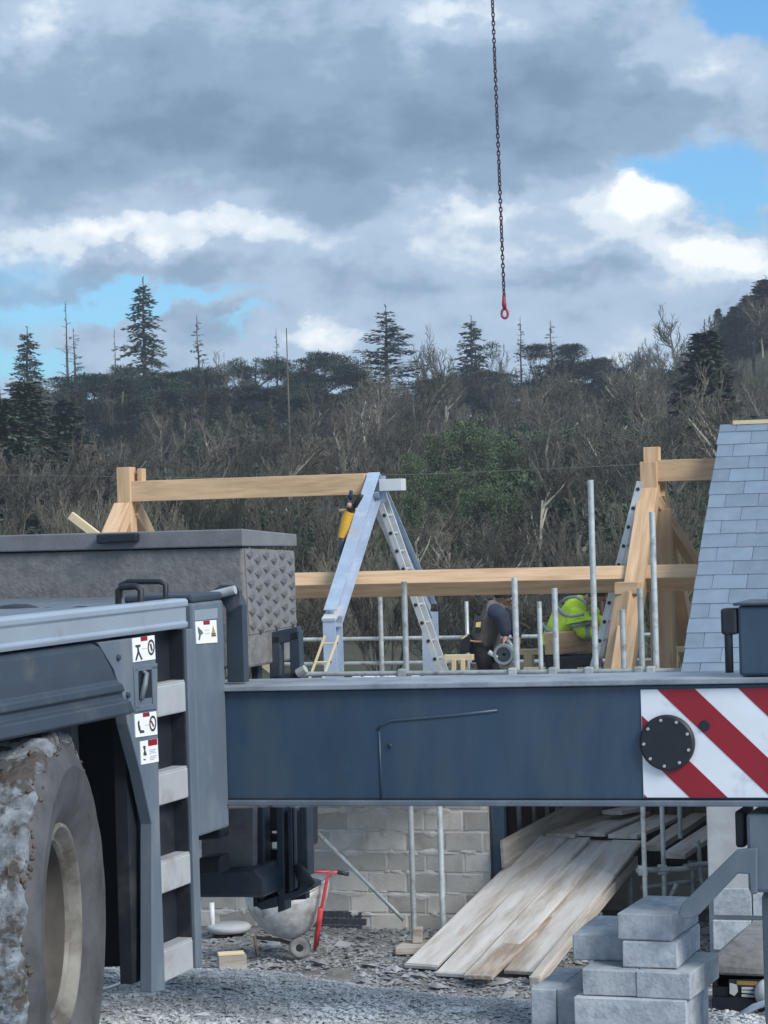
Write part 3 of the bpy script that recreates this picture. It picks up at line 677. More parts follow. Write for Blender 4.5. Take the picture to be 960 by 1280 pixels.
# raking post with a squared head in front of the purlin
ra, rb = B.at(785, 735, y=-1.5), B.at(768, 850, y=-1.5)
tb('raking_post', (rb.x-.02, -1.95, DECK), (ra.x, -1.5, ra.z-.06), .20, .23)
tb('post_head', (ra.x-.13, -1.5, ra.z-.0), (ra.x+.13, -1.5, ra.z-.0), .23, .13)
# purlin set square to the roof slope, so that it stands on its corner
zp = B.at(600, 727, y=-1.05).z
tb('purlin', (-3.4, -.98, zp-.005), (4.6, -.98, zp-.005), .215, .215, roll=R(42))
for x in (-3.4, 4.0): tb('wall_plate', (x, -1.84, DECK+.08), (x+.6, -1.84, DECK+.08), .15, .15)
for x in [-2.9+.75*i for i in range(8)]:
    tb('floor_joist', (x, -1.8, DECK-.09), (x, 3.2, DECK-.09), .07, .16)

# pale offcut leaning beyond the storage box
e0, e1 = B.at(88, 644, y=-.6), B.at(122, 670, y=-.6)
d_ = (e1-e0).normalized()
o = thing('offcut_board', 'pale sawn board end sticking up slantwise behind the storage box', 'board', B, (e1.x+d_.x*3.5, -.6, DECK))
beam('board', e0, (e0+d_*4.2 if (e0+d_*4.2).z > DECK else e0+d_*((e0.z-DECK)/-d_.z)), .05, .10, pale, o)

# building shell: block wall, floor, steel post
WT = -1.95
bw = thing('block_wall', 'wall of weathered grey concrete blocks with smeared mortar under the roof frame', 'wall', B, (0, WT, LOW))
wx0, wx1 = -3.6, B.at(613, 1080, y=WT).x
put(MB().box(wx0, wx1, WT+.008, WT+.20, LOW-.1, DECK-.20), 'mortar_core', mortar, bw)
wm_ = []
for i in range(5):
    bm = bmesh.new(); bmesh.ops.create_cube(bm, size=1)
    bmesh.ops.subdivide_edges(bm, edges=bm.edges[:], cuts=1)
    for v in bm.verts: v.co = Vector((v.co.x*.420, v.co.y*.09, v.co.z*.203))+Vector((rnd.uniform(-.006, .006), rnd.uniform(-.003, .003), rnd.uniform(-.006, .006)))
    bmesh.ops.bevel(bm, geom=[e for e in bm.edges if e.calc_face_angle(0) > .9], offset=.006, segments=1, affect='EDGES')
    me = bpy.data.meshes.new('block'); bm.to_mesh(me); bm.free(); me.materials.append(wblock); wm_.append(me)
def wblk(par, x, y, z, sx=1):
    o = link(bpy.data.objects.new('block', rnd.choice(wm_))); o.parent = par
    o.location = Vector((x, y+rnd.uniform(-.004, .004), z))-BASE[par.name]; o.scale = (sx, 1, 1); o.rotation_euler = (0, 0, math.pi*rnd.randint(0, 1)); return o
av0, av1 = B.at(388, 1150, y=WT).x, B.at(448, 1150, y=WT).x
c = 0; z = LOW+.10-.225*0
z = LOW+.06
while z+.1 < DECK-.2:
    x = wx0+(.22 if c % 2 else 0)
    if c % 2: wblk(bw, wx0+.11-.004, WT+.045, z, .48)
    while x+.44 <= wx1+.01:
        if not (c <= 0 and x+.4 > av0 and x < av1): wblk(bw, x+.22, WT+.045, z)
        x += .44
    if wx1-x > .07 and not (c <= 0 and x+.1 < av1 and x > av0): wblk(bw, (x+wx1)/2, WT+.045, z, (wx1-x-.01)/.44)
    z += .228; c += 1
for r in range(3):                                  # course of dark bricks low in the wall
    for k in range(6):
        x = av0-.02+.105*k+(.05 if r % 2 else 0)
        put(MB().box(x, x+.095, WT-.008, WT+.06, LOW-.03+.075*r, LOW+.034+.075*r), 'brick', brickd, bw, bevel=.004, seg=1)
# mortar smears as thin uneven lumps
ms = MB()
for i in range(95):
    x = rnd.uniform(wx0+2.2, wx1-.1); k = rnd.randint(0, 6); z = LOW+.175+.228*k+rnd.uniform(-.02, .02); w = rnd.uniform(.03, .16); h = rnd.uniform(.012, .045)
    n = 9; ring = [(x+w*math.cos(6.283*j/n)*rnd.uniform(.6, 1.2), WT-.004, z+h*math.sin(6.283*j/n)*rnd.uniform(.5, 1.3)-h*.5) for j in range(n)]
    ms.add([(x, WT-.012, z-h*.4)]+ring, [(0, 1+j, 1+(j+1) % n) for j in range(n)])
tag(put(ms, 'mortar_smear', mortar, bw), kind='stuff')
sp0, sp1 = B.at(615, 1050, y=WT-.06).x, B.at(632, 1050, y=WT-.06).x
o = thing('steel_post', 'dark blue steel post standing at the end of the block wall', 'post', B, (sp0, WT, LOW))
ibeam((sp0+.07, WT+.02, LOW), (sp0+.07, WT+.02, DECK-.2), .10, .13, navy, 'shaft', o)
put(MB().box(sp0-.06, sp0+.20, WT-.09, WT+.13, LOW-.02, LOW+.015), 'base_plate', navy, o)
bk = thing('cladding_wall', 'brown boarded wall in shade behind the scaffold walkway', 'wall', B, (3, .6, LOW))
for k in range(32): put(MB().box(1.2+.16*k, 1.35+.16*k, .6+(.01 if k % 2 else 0), .64, LOW, DECK-.25), 'plank', brown, bk)
put(MB().box(1.2, 6.3, .65, .70, LOW-.05, DECK-.25), 'backing', brown, bk)
put(MB().box(1.8, 6.3, -.4, -.1, LOW-.02, LOW+.45), 'footing', wblock, bk)
# platform inside the building
fl = thing('floor_deck', 'timber floor deck of the upper storey inside the roof frame', 'floor', B, (0, 0, DECK))
for k in range(22): beam('plank', (-3.3, -1.6+.225*k, DECK+.012), (2.55, -1.6+.225*k, DECK+.012), .218, .022, board, fl, bevel=.002)

# ------------------------------------------------------------------ slate roof
vx = 4.12; e_t, e_z = -3.39, .367; r_t, r_z = -.003, 2.974
rf = thing('slate_roof', 'blue-grey slate roof slope with a bare verge', 'roof', B, (vx, e_t, e_z))
sl = Vector((0, r_t-e_t, r_z-e_z)); SL = sl.length; sl.normalize(); nrm = Vector((0, -sl.z, sl.y))
rp = lambda x, d, h: Vector((x, e_t, e_z))+sl*d+nrm*h
RX = 6.6
m = MB(); m.prism([rp(vx+.02, -.1, -.12), rp(vx+.02, SL, -.12), rp(vx+.02, SL, -.02), rp(vx+.02, -.1, -.02)], (RX-vx, 0, 0)); put(m, 'roof_boarding', brown, rf)
m = MB(); m.prism([(vx+.02, 0, r_z-.1), (vx+.02, 3.4, e_z-.1), (vx+.02, 3.4, e_z-.2), (vx+.02, 0, r_z-.2)], (RX-vx, 0, 0)); put(m, 'far_slope', slate, rf)
m = MB(); m.prism([rp(vx+.04, -.12, -.24), rp(vx+.04, SL, -.24), rp(vx+.04, SL, -.125), rp(vx+.04, -.12, -.125)], (.05, 0, 0)); put(m, 'barge_board', oak, rf)
put(MB().box(vx+.15, RX, r_t-.03, r_t+.05, r_z+.004, r_z+.05), 'ridge_batten', pale, rf)
gauge = .232; sm = {}
def slate_mesh(w):
    k = (round(w, 2), rnd.randint(0, 2))
    if k not in sm:
        bm = bmesh.new(); bmesh.ops.create_cube(bm, size=1)
        for v in bm.verts:
            v.co = Vector((v.co.x*(w-.006), v.co.y*.50+.25, v.co.z*.011))
            v.co += Vector((rnd.uniform(-.003, .003), rnd.uniform(-.004, .004), rnd.uniform(-.001, .001)))
        bmesh.ops.bevel(bm, geom=bm.edges[:], offset=.0018, segments=1, affect='EDGES')
        me = bpy.data.meshes.new('slate'); bm.to_mesh(me); bm.free(); me.materials.append(slate); sm[k] = me
    return sm[k]
tiltm = Matrix((Vector((1, 0, 0)), sl, nrm)).transposed().to_4x4() @ Matrix.Rotation(-.034, 4, 'X')
k = 0; d = -.05
while d < SL-.05:
    x = vx+rnd.uniform(-.006, .006); first = True
    while x < RX-.2:
        w = .38 if not first else (.38 if k % 2 else .19+.0)
        if not first: w = rnd.choice((.36, .38, .40, .38))
        o = link(bpy.data.objects.new('slate', slate_mesh(w))); o.parent = rf
        mm = tiltm.copy(); mm.translation = rp(x+w/2, d+rnd.uniform(-.004, .004), .012)-BASE[rf.name]
        o.matrix_basis = mm; x += w; first = False
        if d+.5 > SL: o.scale = (1, max(.2, (SL-d)/.5), 1)
    k += 1; d += gauge
# walling under the roof
gw = thing('gable_wall', 'smooth grey rendered wall with block courses beneath the slate roof', 'wall', B, (4.3, -2.6, LOW))
gx0 = B.at(884, 1060, y=-3.0).x
put(MB().box(gx0, RX, -3.0, -2.8, LOW-.1, .30), 'wall_face', render_, gw, bevel=.01)
put(MB().box(gx0+.01, gx0+.2, -2.79, 2.6, LOW-.1, .30), 'end_wall', render_, gw)
for r_, (ya, yb) in enumerate(((1110, 1145), (1150, 1188))):
    for k in range(4):
        a = B.at(891, ya, y=-3.05); b2 = B.at(940, yb, y=-3.05); w = b2.x-a.x
        put(MB().box(a.x+k*(w+.012), b2.x+k*(w+.012), -3.06-.012*r_, -3.003, b2.z, a.z), 'block', block, gw, bevel=.008)

# ------------------------------------------------------------------ ladders
def ladder(name, label, foot, head, spread, n, mat=alu, w=.075, r=.016, grp=None):
    """foot and head: centre of one stile; spread: vector to the other stile"""
    f, h, sp = Vector(foot), Vector(head), Vector(spread)
    t = thing(name, label, 'ladder', B, foot, grp)
    for o_ in (Vector(), sp): beam('stile', f+o_, h+o_, .03, w, mat, t, up=sp.cross(h-f), bevel=.004)
    for k in range(n):
        c = f+(h-f)*((k+.6)/n); e = sp.normalized()*.022
        put(MB().tube([c-e, c+sp+e], r, 8), 'rung', mat, t, smooth=True, sharp=40)
        for s2, q_ in ((-1, c), (1, c+sp)): put(MB().tube([q_+sp.normalized()*s2*.016, q_+sp.normalized()*s2*.026], r+.006, 8), 'rung_cap', blackp, t)
    return t
a, b2 = B.at(553, 850, y=.0), B.at(470, 613, y=.0)
dd = (b2-a); a2 = a+dd*((DECK+.03-a.z)/dd.z)
ladder('ladder', 'aluminium ladder leaning on the steel frame', a2, b2, (.0, .27, 0), 13)
a, b2 = B.at(747, 812, y=-.45), B.at(800, 602, y=-.30)
dd = (b2-a); a2 = a+dd*((DECK+.03-a.z)/dd.z)
ladder('ladder', 'aluminium ladder leaning on the timber king post', a2, b2, (-.02, .36, 0), 13)
a, b2 = B.at(388, 845, y=-2.4), B.at(406, 795, y=-2.3)
dd = (b2-a); a2 = a+dd*((DECK-a.z)/dd.z)
ladder('step_ladder', 'short pale wooden ladder beside the steel column', a2, b2, (.14, .05, 0), 6, pale, .03, .010)

# ------------------------------------------------------------------ scaffold
sca = thing('scaffold', 'galvanised tube scaffold with upright poles and guard rails along the building', 'scaffold', B, (1.5, -3.2, LOW))
ST = -3.0; rad = .031
stz = {}
def pole(px, py, zb, y=ST, r=rad, nm='standard'):
    t = B.at(px, py, y=y); put(MB().tube([(t.x, y, zb), (t.x, y, t.z)], r, 10), nm, tube, sca, smooth=True, sharp=50); return t
for px, py, zb in ((505, 727, LOW), (643, 722, DECK-.3), (693, 735, DECK-.3), (738, 600, DECK-.3), (800, 735, DECK-.3), (815, 640, DECK-.3), (778, 762, DECK-.3)): pole(px, py, zb)
pole(674, 752, DECK-.3, r=.025); pole(548, 960, LOW); pole(475, 744, DECK, 3.1); pole(855, 715, DECK, 2.0)
zl = B.at(600, 840, y=ST).z
lx0, lx1 = B.at(376, 836, y=ST).x, B.at(862, 836, y=ST).x
def rail(y, z, x0, x1, nm='ledger', r=.026): return put(MB().tube([(x0, y, z), (x1, y, z)], r, 10), nm, tube, sca, smooth=True, sharp=50)
rail(ST-.065, zl, lx0, lx1)
rail(ST-.07, DECK-.32, lx0-.5, lx1)
for px, py in ((560, 797), (560, 828)): rail(3.15, B.at(px, py, y=3.15).z, -4, 6)
for x in (505, 643, 693, 738, 800, 815):
    c = B.at(x, 836, y=ST); put(MB().box(c.x-.045, c.x+.045, ST-.11, ST+.04, zl-.045, zl+.045), 'coupler', tube, sca, bevel=.012)
pole(3.1, 0, 0) if False else None
for x in (-2.6, .3, 3.6): put(MB().tube([(x, 3.1, DECK), (x, 3.1, .9)], .026, 8), 'standard', tube, sca, smooth=True)
a, b2 = B.at(386, 1030, y=ST+.3), B.at(492, 1137, y=ST+.3)
put(MB().tube([a, b2, b2+(b2-a)*.12], .024, 8), 'brace', tube, sca, smooth=True)
for px in (516, 551):
    c = B.at(px, 1157, y=ST); put(MB().box(c.x-.11, c.x+.11, ST-.11, ST+.11, LOW+.0, LOW+.03), 'sole_board', board, sca); put(MB().box(c.x-.07, c.x+.07, ST-.07, ST+.07, LOW+.031, LOW+.04), 'base_plate', tube, sca)
# deck boards of the scaffold
for k in range(4): beam('board', (lx0-1.0, ST+.15+.23*k, DECK-.30), (1.6, ST+.15+.23*k, DECK-.30), .222, .038, board, sca, bevel=.004)
# scraps on the deck
pr = thing('plastic_sheeting', 'crumpled pale plastic sheeting lying on the scaffold boards beside the column', 'sheeting', B, (.2, ST+.4, DECK-.28))
m = MB(); n = 16
zt2 = B.at(480, 838, y=ST+.4).z
p0 = B.at(432, 848, y=ST+.4).x; p1 = B.at(540, 848, y=ST+.4).x
m.add([(p0+(p1-p0)*i/(n-1), ST+.2+.5*j/5, (zt2-.28 if j in (0, 5) else zt2-.12)+.13*noise.noise(Vector((i*.8, j*.9, 2)))+.05*rnd.random()-(.3 if i in (0, n-1) else 0)) for j in range(6) for i in range(n)], [(j*n+i, j*n+i+1, (j+1)*n+i+1, (j+1)*n+i) for j in range(5) for i in range(n-1)])
put(m, 'sheet', sheet, pr)
put(MB().box(p0+.1, p1-.1, ST+.25, ST+.65, DECK-.279, zt2-.22), 'pallet', pale, pr)

# pale timber trestles
def trestle(px0, px1, py, y, label):
    a, b2 = B.at(px0, py, y=y), B.at(px1, py, y=y)
    t = thing('trestle', label, 'trestle', B, ((a.x+b2.x)/2, y, DECK+.024), 'pale timber trestles on the deck')
    beam('top_bar', (a.x, y, a.z), (b2.x, y, a.z), .07, .07, pale, t)
    beam('low_bar', (a.x+.02, y, a.z-.30), (b2.x-.02, y, a.z-.30), .05, .06, pale, t)
    for x in (a.x+.12, b2.x-.12):
        for s2 in (-1, 1): beam('leg', (x, y+.18*s2, DECK+.024), (x, y+.03*s2, a.z-.02), .05, .05, pale, t)
trestle(556, 592, 822, .0, 'pale timber trestle beside the worker with the saw'); trestle(646, 676, 815, .5, 'pale timber trestle between the two workers')
trestle(655, 682, 838, -.6, 'low pale timber trestle by the scaffold poles before the cut beam'); trestle(722, 752, 816, .6, 'pale timber trestle under the far end of the cut beam'); trestle(722, 752, 838, -.5, 'low pale timber trestle next to the raking post')
trestle(832, 858, 812, 1.0, 'pale timber trestle by the far foot of the timber truss')
o = thing('sawn_beam', 'short thick sawn timber lying on trestles before the hi-vis worker', 'beam', B, (1.9, -.2, .3))
a = B.at(689, 805, y=-.35); b2 = B.at(740, 797, y=.25)
beam('timber', a, a+(b2-a)*1.25, .22, .25, oak, o)
put(MB().box(a.x-.04, a.x+.5, -.42, .15, DECK+.024, a.z-.14), 'bearer', blackp, o, bevel=.01)

# ------------------------------------------------------------------ ramp and walkway boards
def ramp_board(px0, py0, px1, py1, w, mat, label, dz=0, th=.038, y1=26.7, zf=None):
    f = G.at(px0, py0, z=LOW+.05+dz); h = G.at(px1, py1, y=y1)
    t = thing('scaffold_board', label, 'board', G, (f.x, f.y, f.z), 'boards of the timber ramp')
    d = (h-f).normalized(); side = Vector((d.y, -d.x, 0)).normalized()
    beam('plank', f, h, w, th, mat, t, bevel=.004)
    for e in (.02, (h-f).length-.03):
        put(MB().box(-.012, .012, -w/2-.002, w/2+.002, -th/2-.002, th/2+.002), 'end_band', tube, t).matrix_basis = (lambda m_: (setattr(m_, 'translation', d*e), m_)[1])(Matrix((d, Vector((0, 0, 1)).cross(d).normalized(), d.cross(Vector((0, 0, 1)).cross(d).normalized()))).transposed().to_4x4())
ramp_board(525, 1209, 690, 1047, .36, boardw, 'wide dusty ramp board on the block wall side')
ramp_board(562, 1219, 722, 1048, .30, boardw, 'dusty ramp board next to the widest one, with a gap beside it')
ramp_board(597, 1222, 752, 1052, .28, boardw, 'dusty ramp board in the middle of the ramp', dz=.035)
ramp_board(600, 1222, 690, 1136, .24, boardd, 'short brown muddy board lying on top of the ramp foot', dz=.075, y1=25.05)
ramp_board(650, 1216, 785, 1052, .34, boardw, 'wide ramp board on the open side above the scaffold tubes', y1=26.5)
ramp_board(668, 1228, 792, 1075, .10, board, 'narrow edge timber under the open side of the ramp', y1=26.4, th=.10)
def walk(px0, py0, px1, py1, y0, y1, w, mat, label, th=.045, up=(0, 0, 1), nm='scaffold_board', grp='boards of the walkway'):
    a, b_ = G.at(px0, py0, y=y0), G.at(px1, py1, y=y1)
    t = thing(nm, label, 'board', G, (a.x, a.y, a.z), grp); beam('plank', a, b_, w, th, mat, t, up=up, bevel=.004)
walk(700, 1045, 800, 1000, 26.7, 30, .34, board, 'blue-tinted walkway board beyond the ramp, along the edge board')
walk(738, 1043, 850, 992, 26.7, 30, .34, boardw, 'middle walkway board beyond the ramp')
walk(778, 1046, 895, 995, 26.6, 30, .34, boardw, 'walkway board beyond the ramp, under the scaffold uprights')
walk(815, 1060, 905, 1000, 26.4, 29, .20, board, 'outer walkway board beyond the ramp with a dark edge', th=.07)
walk(842, 1070, 912, 1025, 25.9, 27.6, .26, boardw, 'short separate board on the scaffold tubes below the walkway', th=.06)
walk(628, 1068, 760, 995, 25.9, 28.6, .04, board, 'upright edge board with a rounded end beside the walkway', th=.30)
walk(765, 1016, 795, 1010, 27.6, 28.2, .25, boardw, 'loose short board lying across the walkway')
sc2 = thing('scaffold', 'low tube scaffold carrying the walkway beyond the ramp', 'scaffold', G, (2.6, 26.2, LOW))
def spole(px, pt, pb, y, r=.027, tilt_=0):
    t = G.at(px, pt, y=y); b_ = G.at(px+.029*(pb-pt)+tilt_, pb, y=y); put(MB().tube([(b_.x, y, max(LOW-.02, b_.z) if not tilt_ else b_.z), (t.x, y, t.z)], r, 10), 'standard' if not tilt_ else 'brace', tube, sc2, smooth=True, sharp=50)
for px, pt, pb, y in ((802, 960, 1175, 25.2), (826, 960, 1165, 25.6), (848, 960, 1048, 26.0), (788, 1095, 1160, 26.2), (750, 1140, 1190, 25.5), (866, 1085, 1160, 26.4), (712, 1170, 1215, 25.2)): spole(px, pt, pb, y)
for (xa, ya, xb, yb, y) in ((796, 1088, 860, 1086, 25.3), (855, 1083, 895, 1078, 25.9), (800, 1110, 880, 1100, 26.5)):
    put(MB().tube([G.at(xa, ya, y=y), G.at(xb, yb, y=y+.2)], .027, 10), 'transom', tube, sc2, smooth=True, sharp=50)
spole(846, 1105, 1150, 25.9, tilt_=-22); spole(872, 1050, 1105, 26.2, tilt_=4)
for (x, y_, yy) in ((803, 1088, 25.24), (828, 1087, 25.6), (866, 1082, 26.4)):
    c = G.at(x, y_, y=yy); put(MB().box(c.x-.05, c.x+.05, c.y-.06, c.y+.06, c.z-.05, c.z+.05), 'coupler', tube, sc2, bevel=.012)
put(MB().tube([G.at(648, 1000, y=27.4), G.at(650, 1040, y=27.4)], .027, 8), 'standard', tube, sc2, smooth=True)
for x in (667, 683, 696): put(MB().tube([G.at(x, 985, y=28.4), G.at(x+2, 1045, y=28.4)], .027, 8), 'standard', tube, sc2, smooth=True)

# ------------------------------------------------------------------ wheelbarrow and scraps on the low ground
wy = 24.7
wb = thing('wheelbarrow', 'grey metal barrow with red tube frame and black grips beside the block wall', 'wheelbarrow', G, G.at(360, 1195, y=wy))
wa = lambda x, y, dy=0: G.at(x, y, y=wy+dy)
ctr = wa(358, 1112)
def tray_fn(r, h, a, j): return r, h
m = MB(); NU, NV = 28, 10; V = []
rimL = lambda a: Vector((.44*math.cos(a), .32*math.sin(a), .06*math.cos(a)+.06*math.cos(2*a)))
for j in range(NV):
    t = j/(NV-1)
    for i in range(NU):
        a = 2*math.pi*i/NU; p = rimL(a); k = math.cos(t*math.pi/2)**.55
        V.append(ctr+Vector((p.x*k+.02*t, p.y*k, p.z*(1-t)-.52*t**.9)))
m.add(V, [(j*NU+i, j*NU+(i+1) % NU, (j+1)*NU+(i+1) % NU, (j+1)*NU+i) for j in range(NV-1) for i in range(NU)])
tr_ = put(m, 'tray', barrow, wb, smooth=True); sd_ = tr_.modifiers.new('wall', 'SOLIDIFY'); sd_.thickness = .012
put(MB().tube([ctr+rimL(2*math.pi*i/24) for i in range(25)], .013, 8, False), 'tray_rim', barrow, tr_, smooth=True)
wc2 = wa(375, 1183)
wl_ = put(MB().lathe([(.035, -.03), (.06, -.035), (.085, -.045), (.11, -.03), (.115, 0), (.11, .03), (.085, .045), (.06, .035), (.035, .03), (.035, -.03)], 28, 'y', wc2+Vector((0, -.05, 0))), 'wheel', M('grey_tyre', (.22, .22, .22), .8, 0, .2, 12), wb, smooth=True)
put(MB().lathe([(0, -.04), (.03, -.04), (.05, -.02), (.055, .02), (0, .03)], 20, 'y', wc2+Vector((0, -.05, 0))), 'hub', blackp, wl_, smooth=True, sharp=40)
for dy_ in (-.26, .26):
    put(MB().tube([wa(393, 1188, dy_*.3), wa(397, 1165, dy_*.7), wa(403, 1130, dy_), wa(409, 1098, dy_), wa(413, 1091, dy_), wa(424, 1090, dy_)], .017, 8), 'handle', redp, wb, smooth=True)
    put(MB().tube([wa(422, 1090, dy_), wa(436, 1093, dy_)], .021, 8), 'grip', blackp, wb, smooth=True)
    put(MB().tube([wa(395, 1182, dy_*.3), wa(401, 1135, dy_)], .028, 8), 'frame_leg', redp, wb, smooth=True)
put(MB().tube([wa(388, 1090, .26), wa(412, 1090, .26)], .014, 8), 'cross_bar', redp, wb, smooth=True)
put(MB().tube([wa(320, 1172), wa(350, 1175), wa(375, 1183)], .02, 8), 'under_frame', M('rust', (.12, .085, .06), .8, 0, .3, 9), wb, smooth=True)
put(MB().tube([wa(318, 1170, -.1), wa(322, 1196, -.1)], .018, 8), 'stand', M('rust', (0, 0, 0)), wb, smooth=True)
def scrap(name, label, cat, mb, mat, fr=G, **k):
    o = put(mb, name, mat, fr=fr, **k); tag(o, label, cat); return o
a = G.at(272, 1183, y=24.3)
o = thing('timber_offcut', 'pale topped offcut of timber on the rubble beside the barrow', 'timber', G, (a.x, a.y, LOW))
beam('block', (a.x, a.y, LOW+.09), (a.x+.28, a.y+.05, LOW+.09), .16, .14, board, o); beam('top_strip', (a.x, a.y-.02, LOW+.178), (a.x+.26, a.y+.03, LOW+.178), .10, .03, pale, o)
a = G.at(342, 1172, y=25.3)
scrap('broken_pot', 'small pale broken lump lying under the barrow', 'rubble', MB().lathe([(.0, .1), (.05, .11), (.075, .06), (.06, 0), (.0, -.01)], 7, 'z', (a.x, a.y, LOW+.02)), lampw)
a = G.at(265, 1135, y=26.4)
o = thing('pipe_stub', 'pale plastic pipe stub with a round collar standing on rubble by the truck steps', 'pipe', G, (a.x, a.y, LOW))
put(MB().tube([(a.x, a.y, LOW), (a.x, a.y, LOW+.36)], .028, 10), 'pipe', lampw, o, smooth=True); put(MB().lathe([(.0, .10), (.22, .10), (.25, .07), (.22, .02), (0, .0)], 24, 'z', (a.x+.18, a.y, LOW+.02)), 'collar', render_, o, smooth=True)
a = G.at(133, 1225, y=10.7)
o = thing('hose_loop', 'thin pale hose loop on the gravel behind the muddy wheel', 'hose', G, (a.x, a.y, .0))
put(MB().tube([(a.x-.06, a.y+.25, tz(a.x, a.y)+.04), (a.x+.02, a.y+.2, tz(a.x, a.y)+.045), (a.x+.075, a.y+.06, tz(a.x, a.y)+.03), (a.x+.02, a.y-.06, tz(a.x, a.y)+.03), (a.x-.08, a.y-.12, tz(a.x, a.y)+.03)], .006, 8), 'hose', lampw, o, smooth=True)
# stack of stone scraps by the poles
a = G.at(520, 1180, y=25)
o = thing('stone_slab', 'flat brown stone slab lying at the foot of the scaffold poles', 'stone', G, (a.x, a.y, LOW))
put(MB().prism([(a.x-.22, a.y-.2, LOW+.02), (a.x+.2, a.y-.24, LOW+.02), (a.x+.26, a.y+.1, LOW+.03), (a.x-.1, a.y+.22, LOW+.03)], (0, 0, .08)), 'slab', board, o, bevel=.01)
put(MB().prism([(a.x-.04, a.y-.05, LOW+.105), (a.x+.06, a.y-.06, LOW+.105), (a.x+.07, a.y+.05, LOW+.105), (a.x-.03, a.y+.06, LOW+.105)], (.01, 0, .16)), 'peg', board, o, bevel=.01)

# ------------------------------------------------------------------ crane chain
hc = G.at(631, 392, y=25.5); top = G.at(612, -90, y=25.5)
ch = thing('crane_chain', 'dark purple lifting chain with a red hook ring hanging from above', 'chain', G, hc)
m = MB(); d_ = top-hc; n = int(d_.length/.046)
for i in range(3, n):
    c = hc+d_*(i/n); a = (i % 2)*math.pi/2+i*.12; u = Vector((math.cos(a), math.sin(a), 0)); w_ = Vector((0, 0, 1))
    m.tube([c+u*(.0145*math.cos(6.283*k/10))+w_*(.031*math.sin(6.283*k/10)) for k in range(11)], .0072, 5, False)
put(m, 'chain_links', chainm, ch, smooth=True)
put(MB().tube([hc+Vector(((.033*math.cos(6.283*k/16)), .01*math.sin(6.283*k/16), .050*math.sin(6.283*k/16)-.0)) for k in range(17)], .0145, 8, False), 'hook_ring', hookm, ch, smooth=True)
put(MB().tube([hc+Vector((0, 0, .055)), hc+Vector((-.004, 0, .10)), hc+Vector((-.006, 0, .20))], [.020, .025, .014], 8), 'shackle', hookm, ch, smooth=True)

# overhead wire
a, b2, c_w = G.at(300, 598, y=34), G.at(560, 592, y=34), G.at(1000, 566, y=34)
w = MB().tube([Vector((-30, 34, a.z+1.2)), a, b2, (b2+c_w)/2-Vector((0, 0, .03)), c_w, Vector((30, 34, c_w.z+1.6))], .0055, 5)
o = put(w, 'overhead_wire', M('grey_wire', (.10, .11, .10), .6), smooth=True); tag(o, 'thin grey overhead wire crossing before the wood', 'wire')

# nail gun hanging on the steel frame
ng = thing('nail_gun', 'yellow and black nail gun hanging beside the steel rafter', 'tool', B, B.at(432, 650, y=-.9))
n_a = lambda x, y, dy=0: B.at(x, y, y=-.85+dy)
put(MB().tube([n_a(437, 640), n_a(433, 650), n_a(427, 672)], [.062, .060, .045], 12), 'body', yellowm, ng, smooth=True, sharp=40)
put(MB().tube([n_a(441, 640), n_a(437, 633), n_a(434, 622)], [.035, .05, .035], 12), 'head', blackp, ng, smooth=True)
put(MB().tube([n_a(436, 634, -.06), n_a(437, 629, -.07)], [.03, .025], 8), 'red_cap', skin, ng, smooth=True)
put(MB().tube([n_a(438, 624), n_a(439, 613)], [.03, .02], 8), 'nose', sleeve, ng, smooth=True)
put(MB().tube([n_a(424, 638), n_a(446, 636)], .015, 8), 'handle', pale, ng, smooth=True)
put(MB().tube([n_a(442, 636), n_a(450, 622), n_a(452, 618)], .03, 8), 'strap', blackp, ng, smooth=True)
put(MB().tube([n_a(429, 672), n_a(426, 690), n_a(428, 700)], [.04, .03, .01], 8), 'tail', dkpaint, ng, smooth=True)

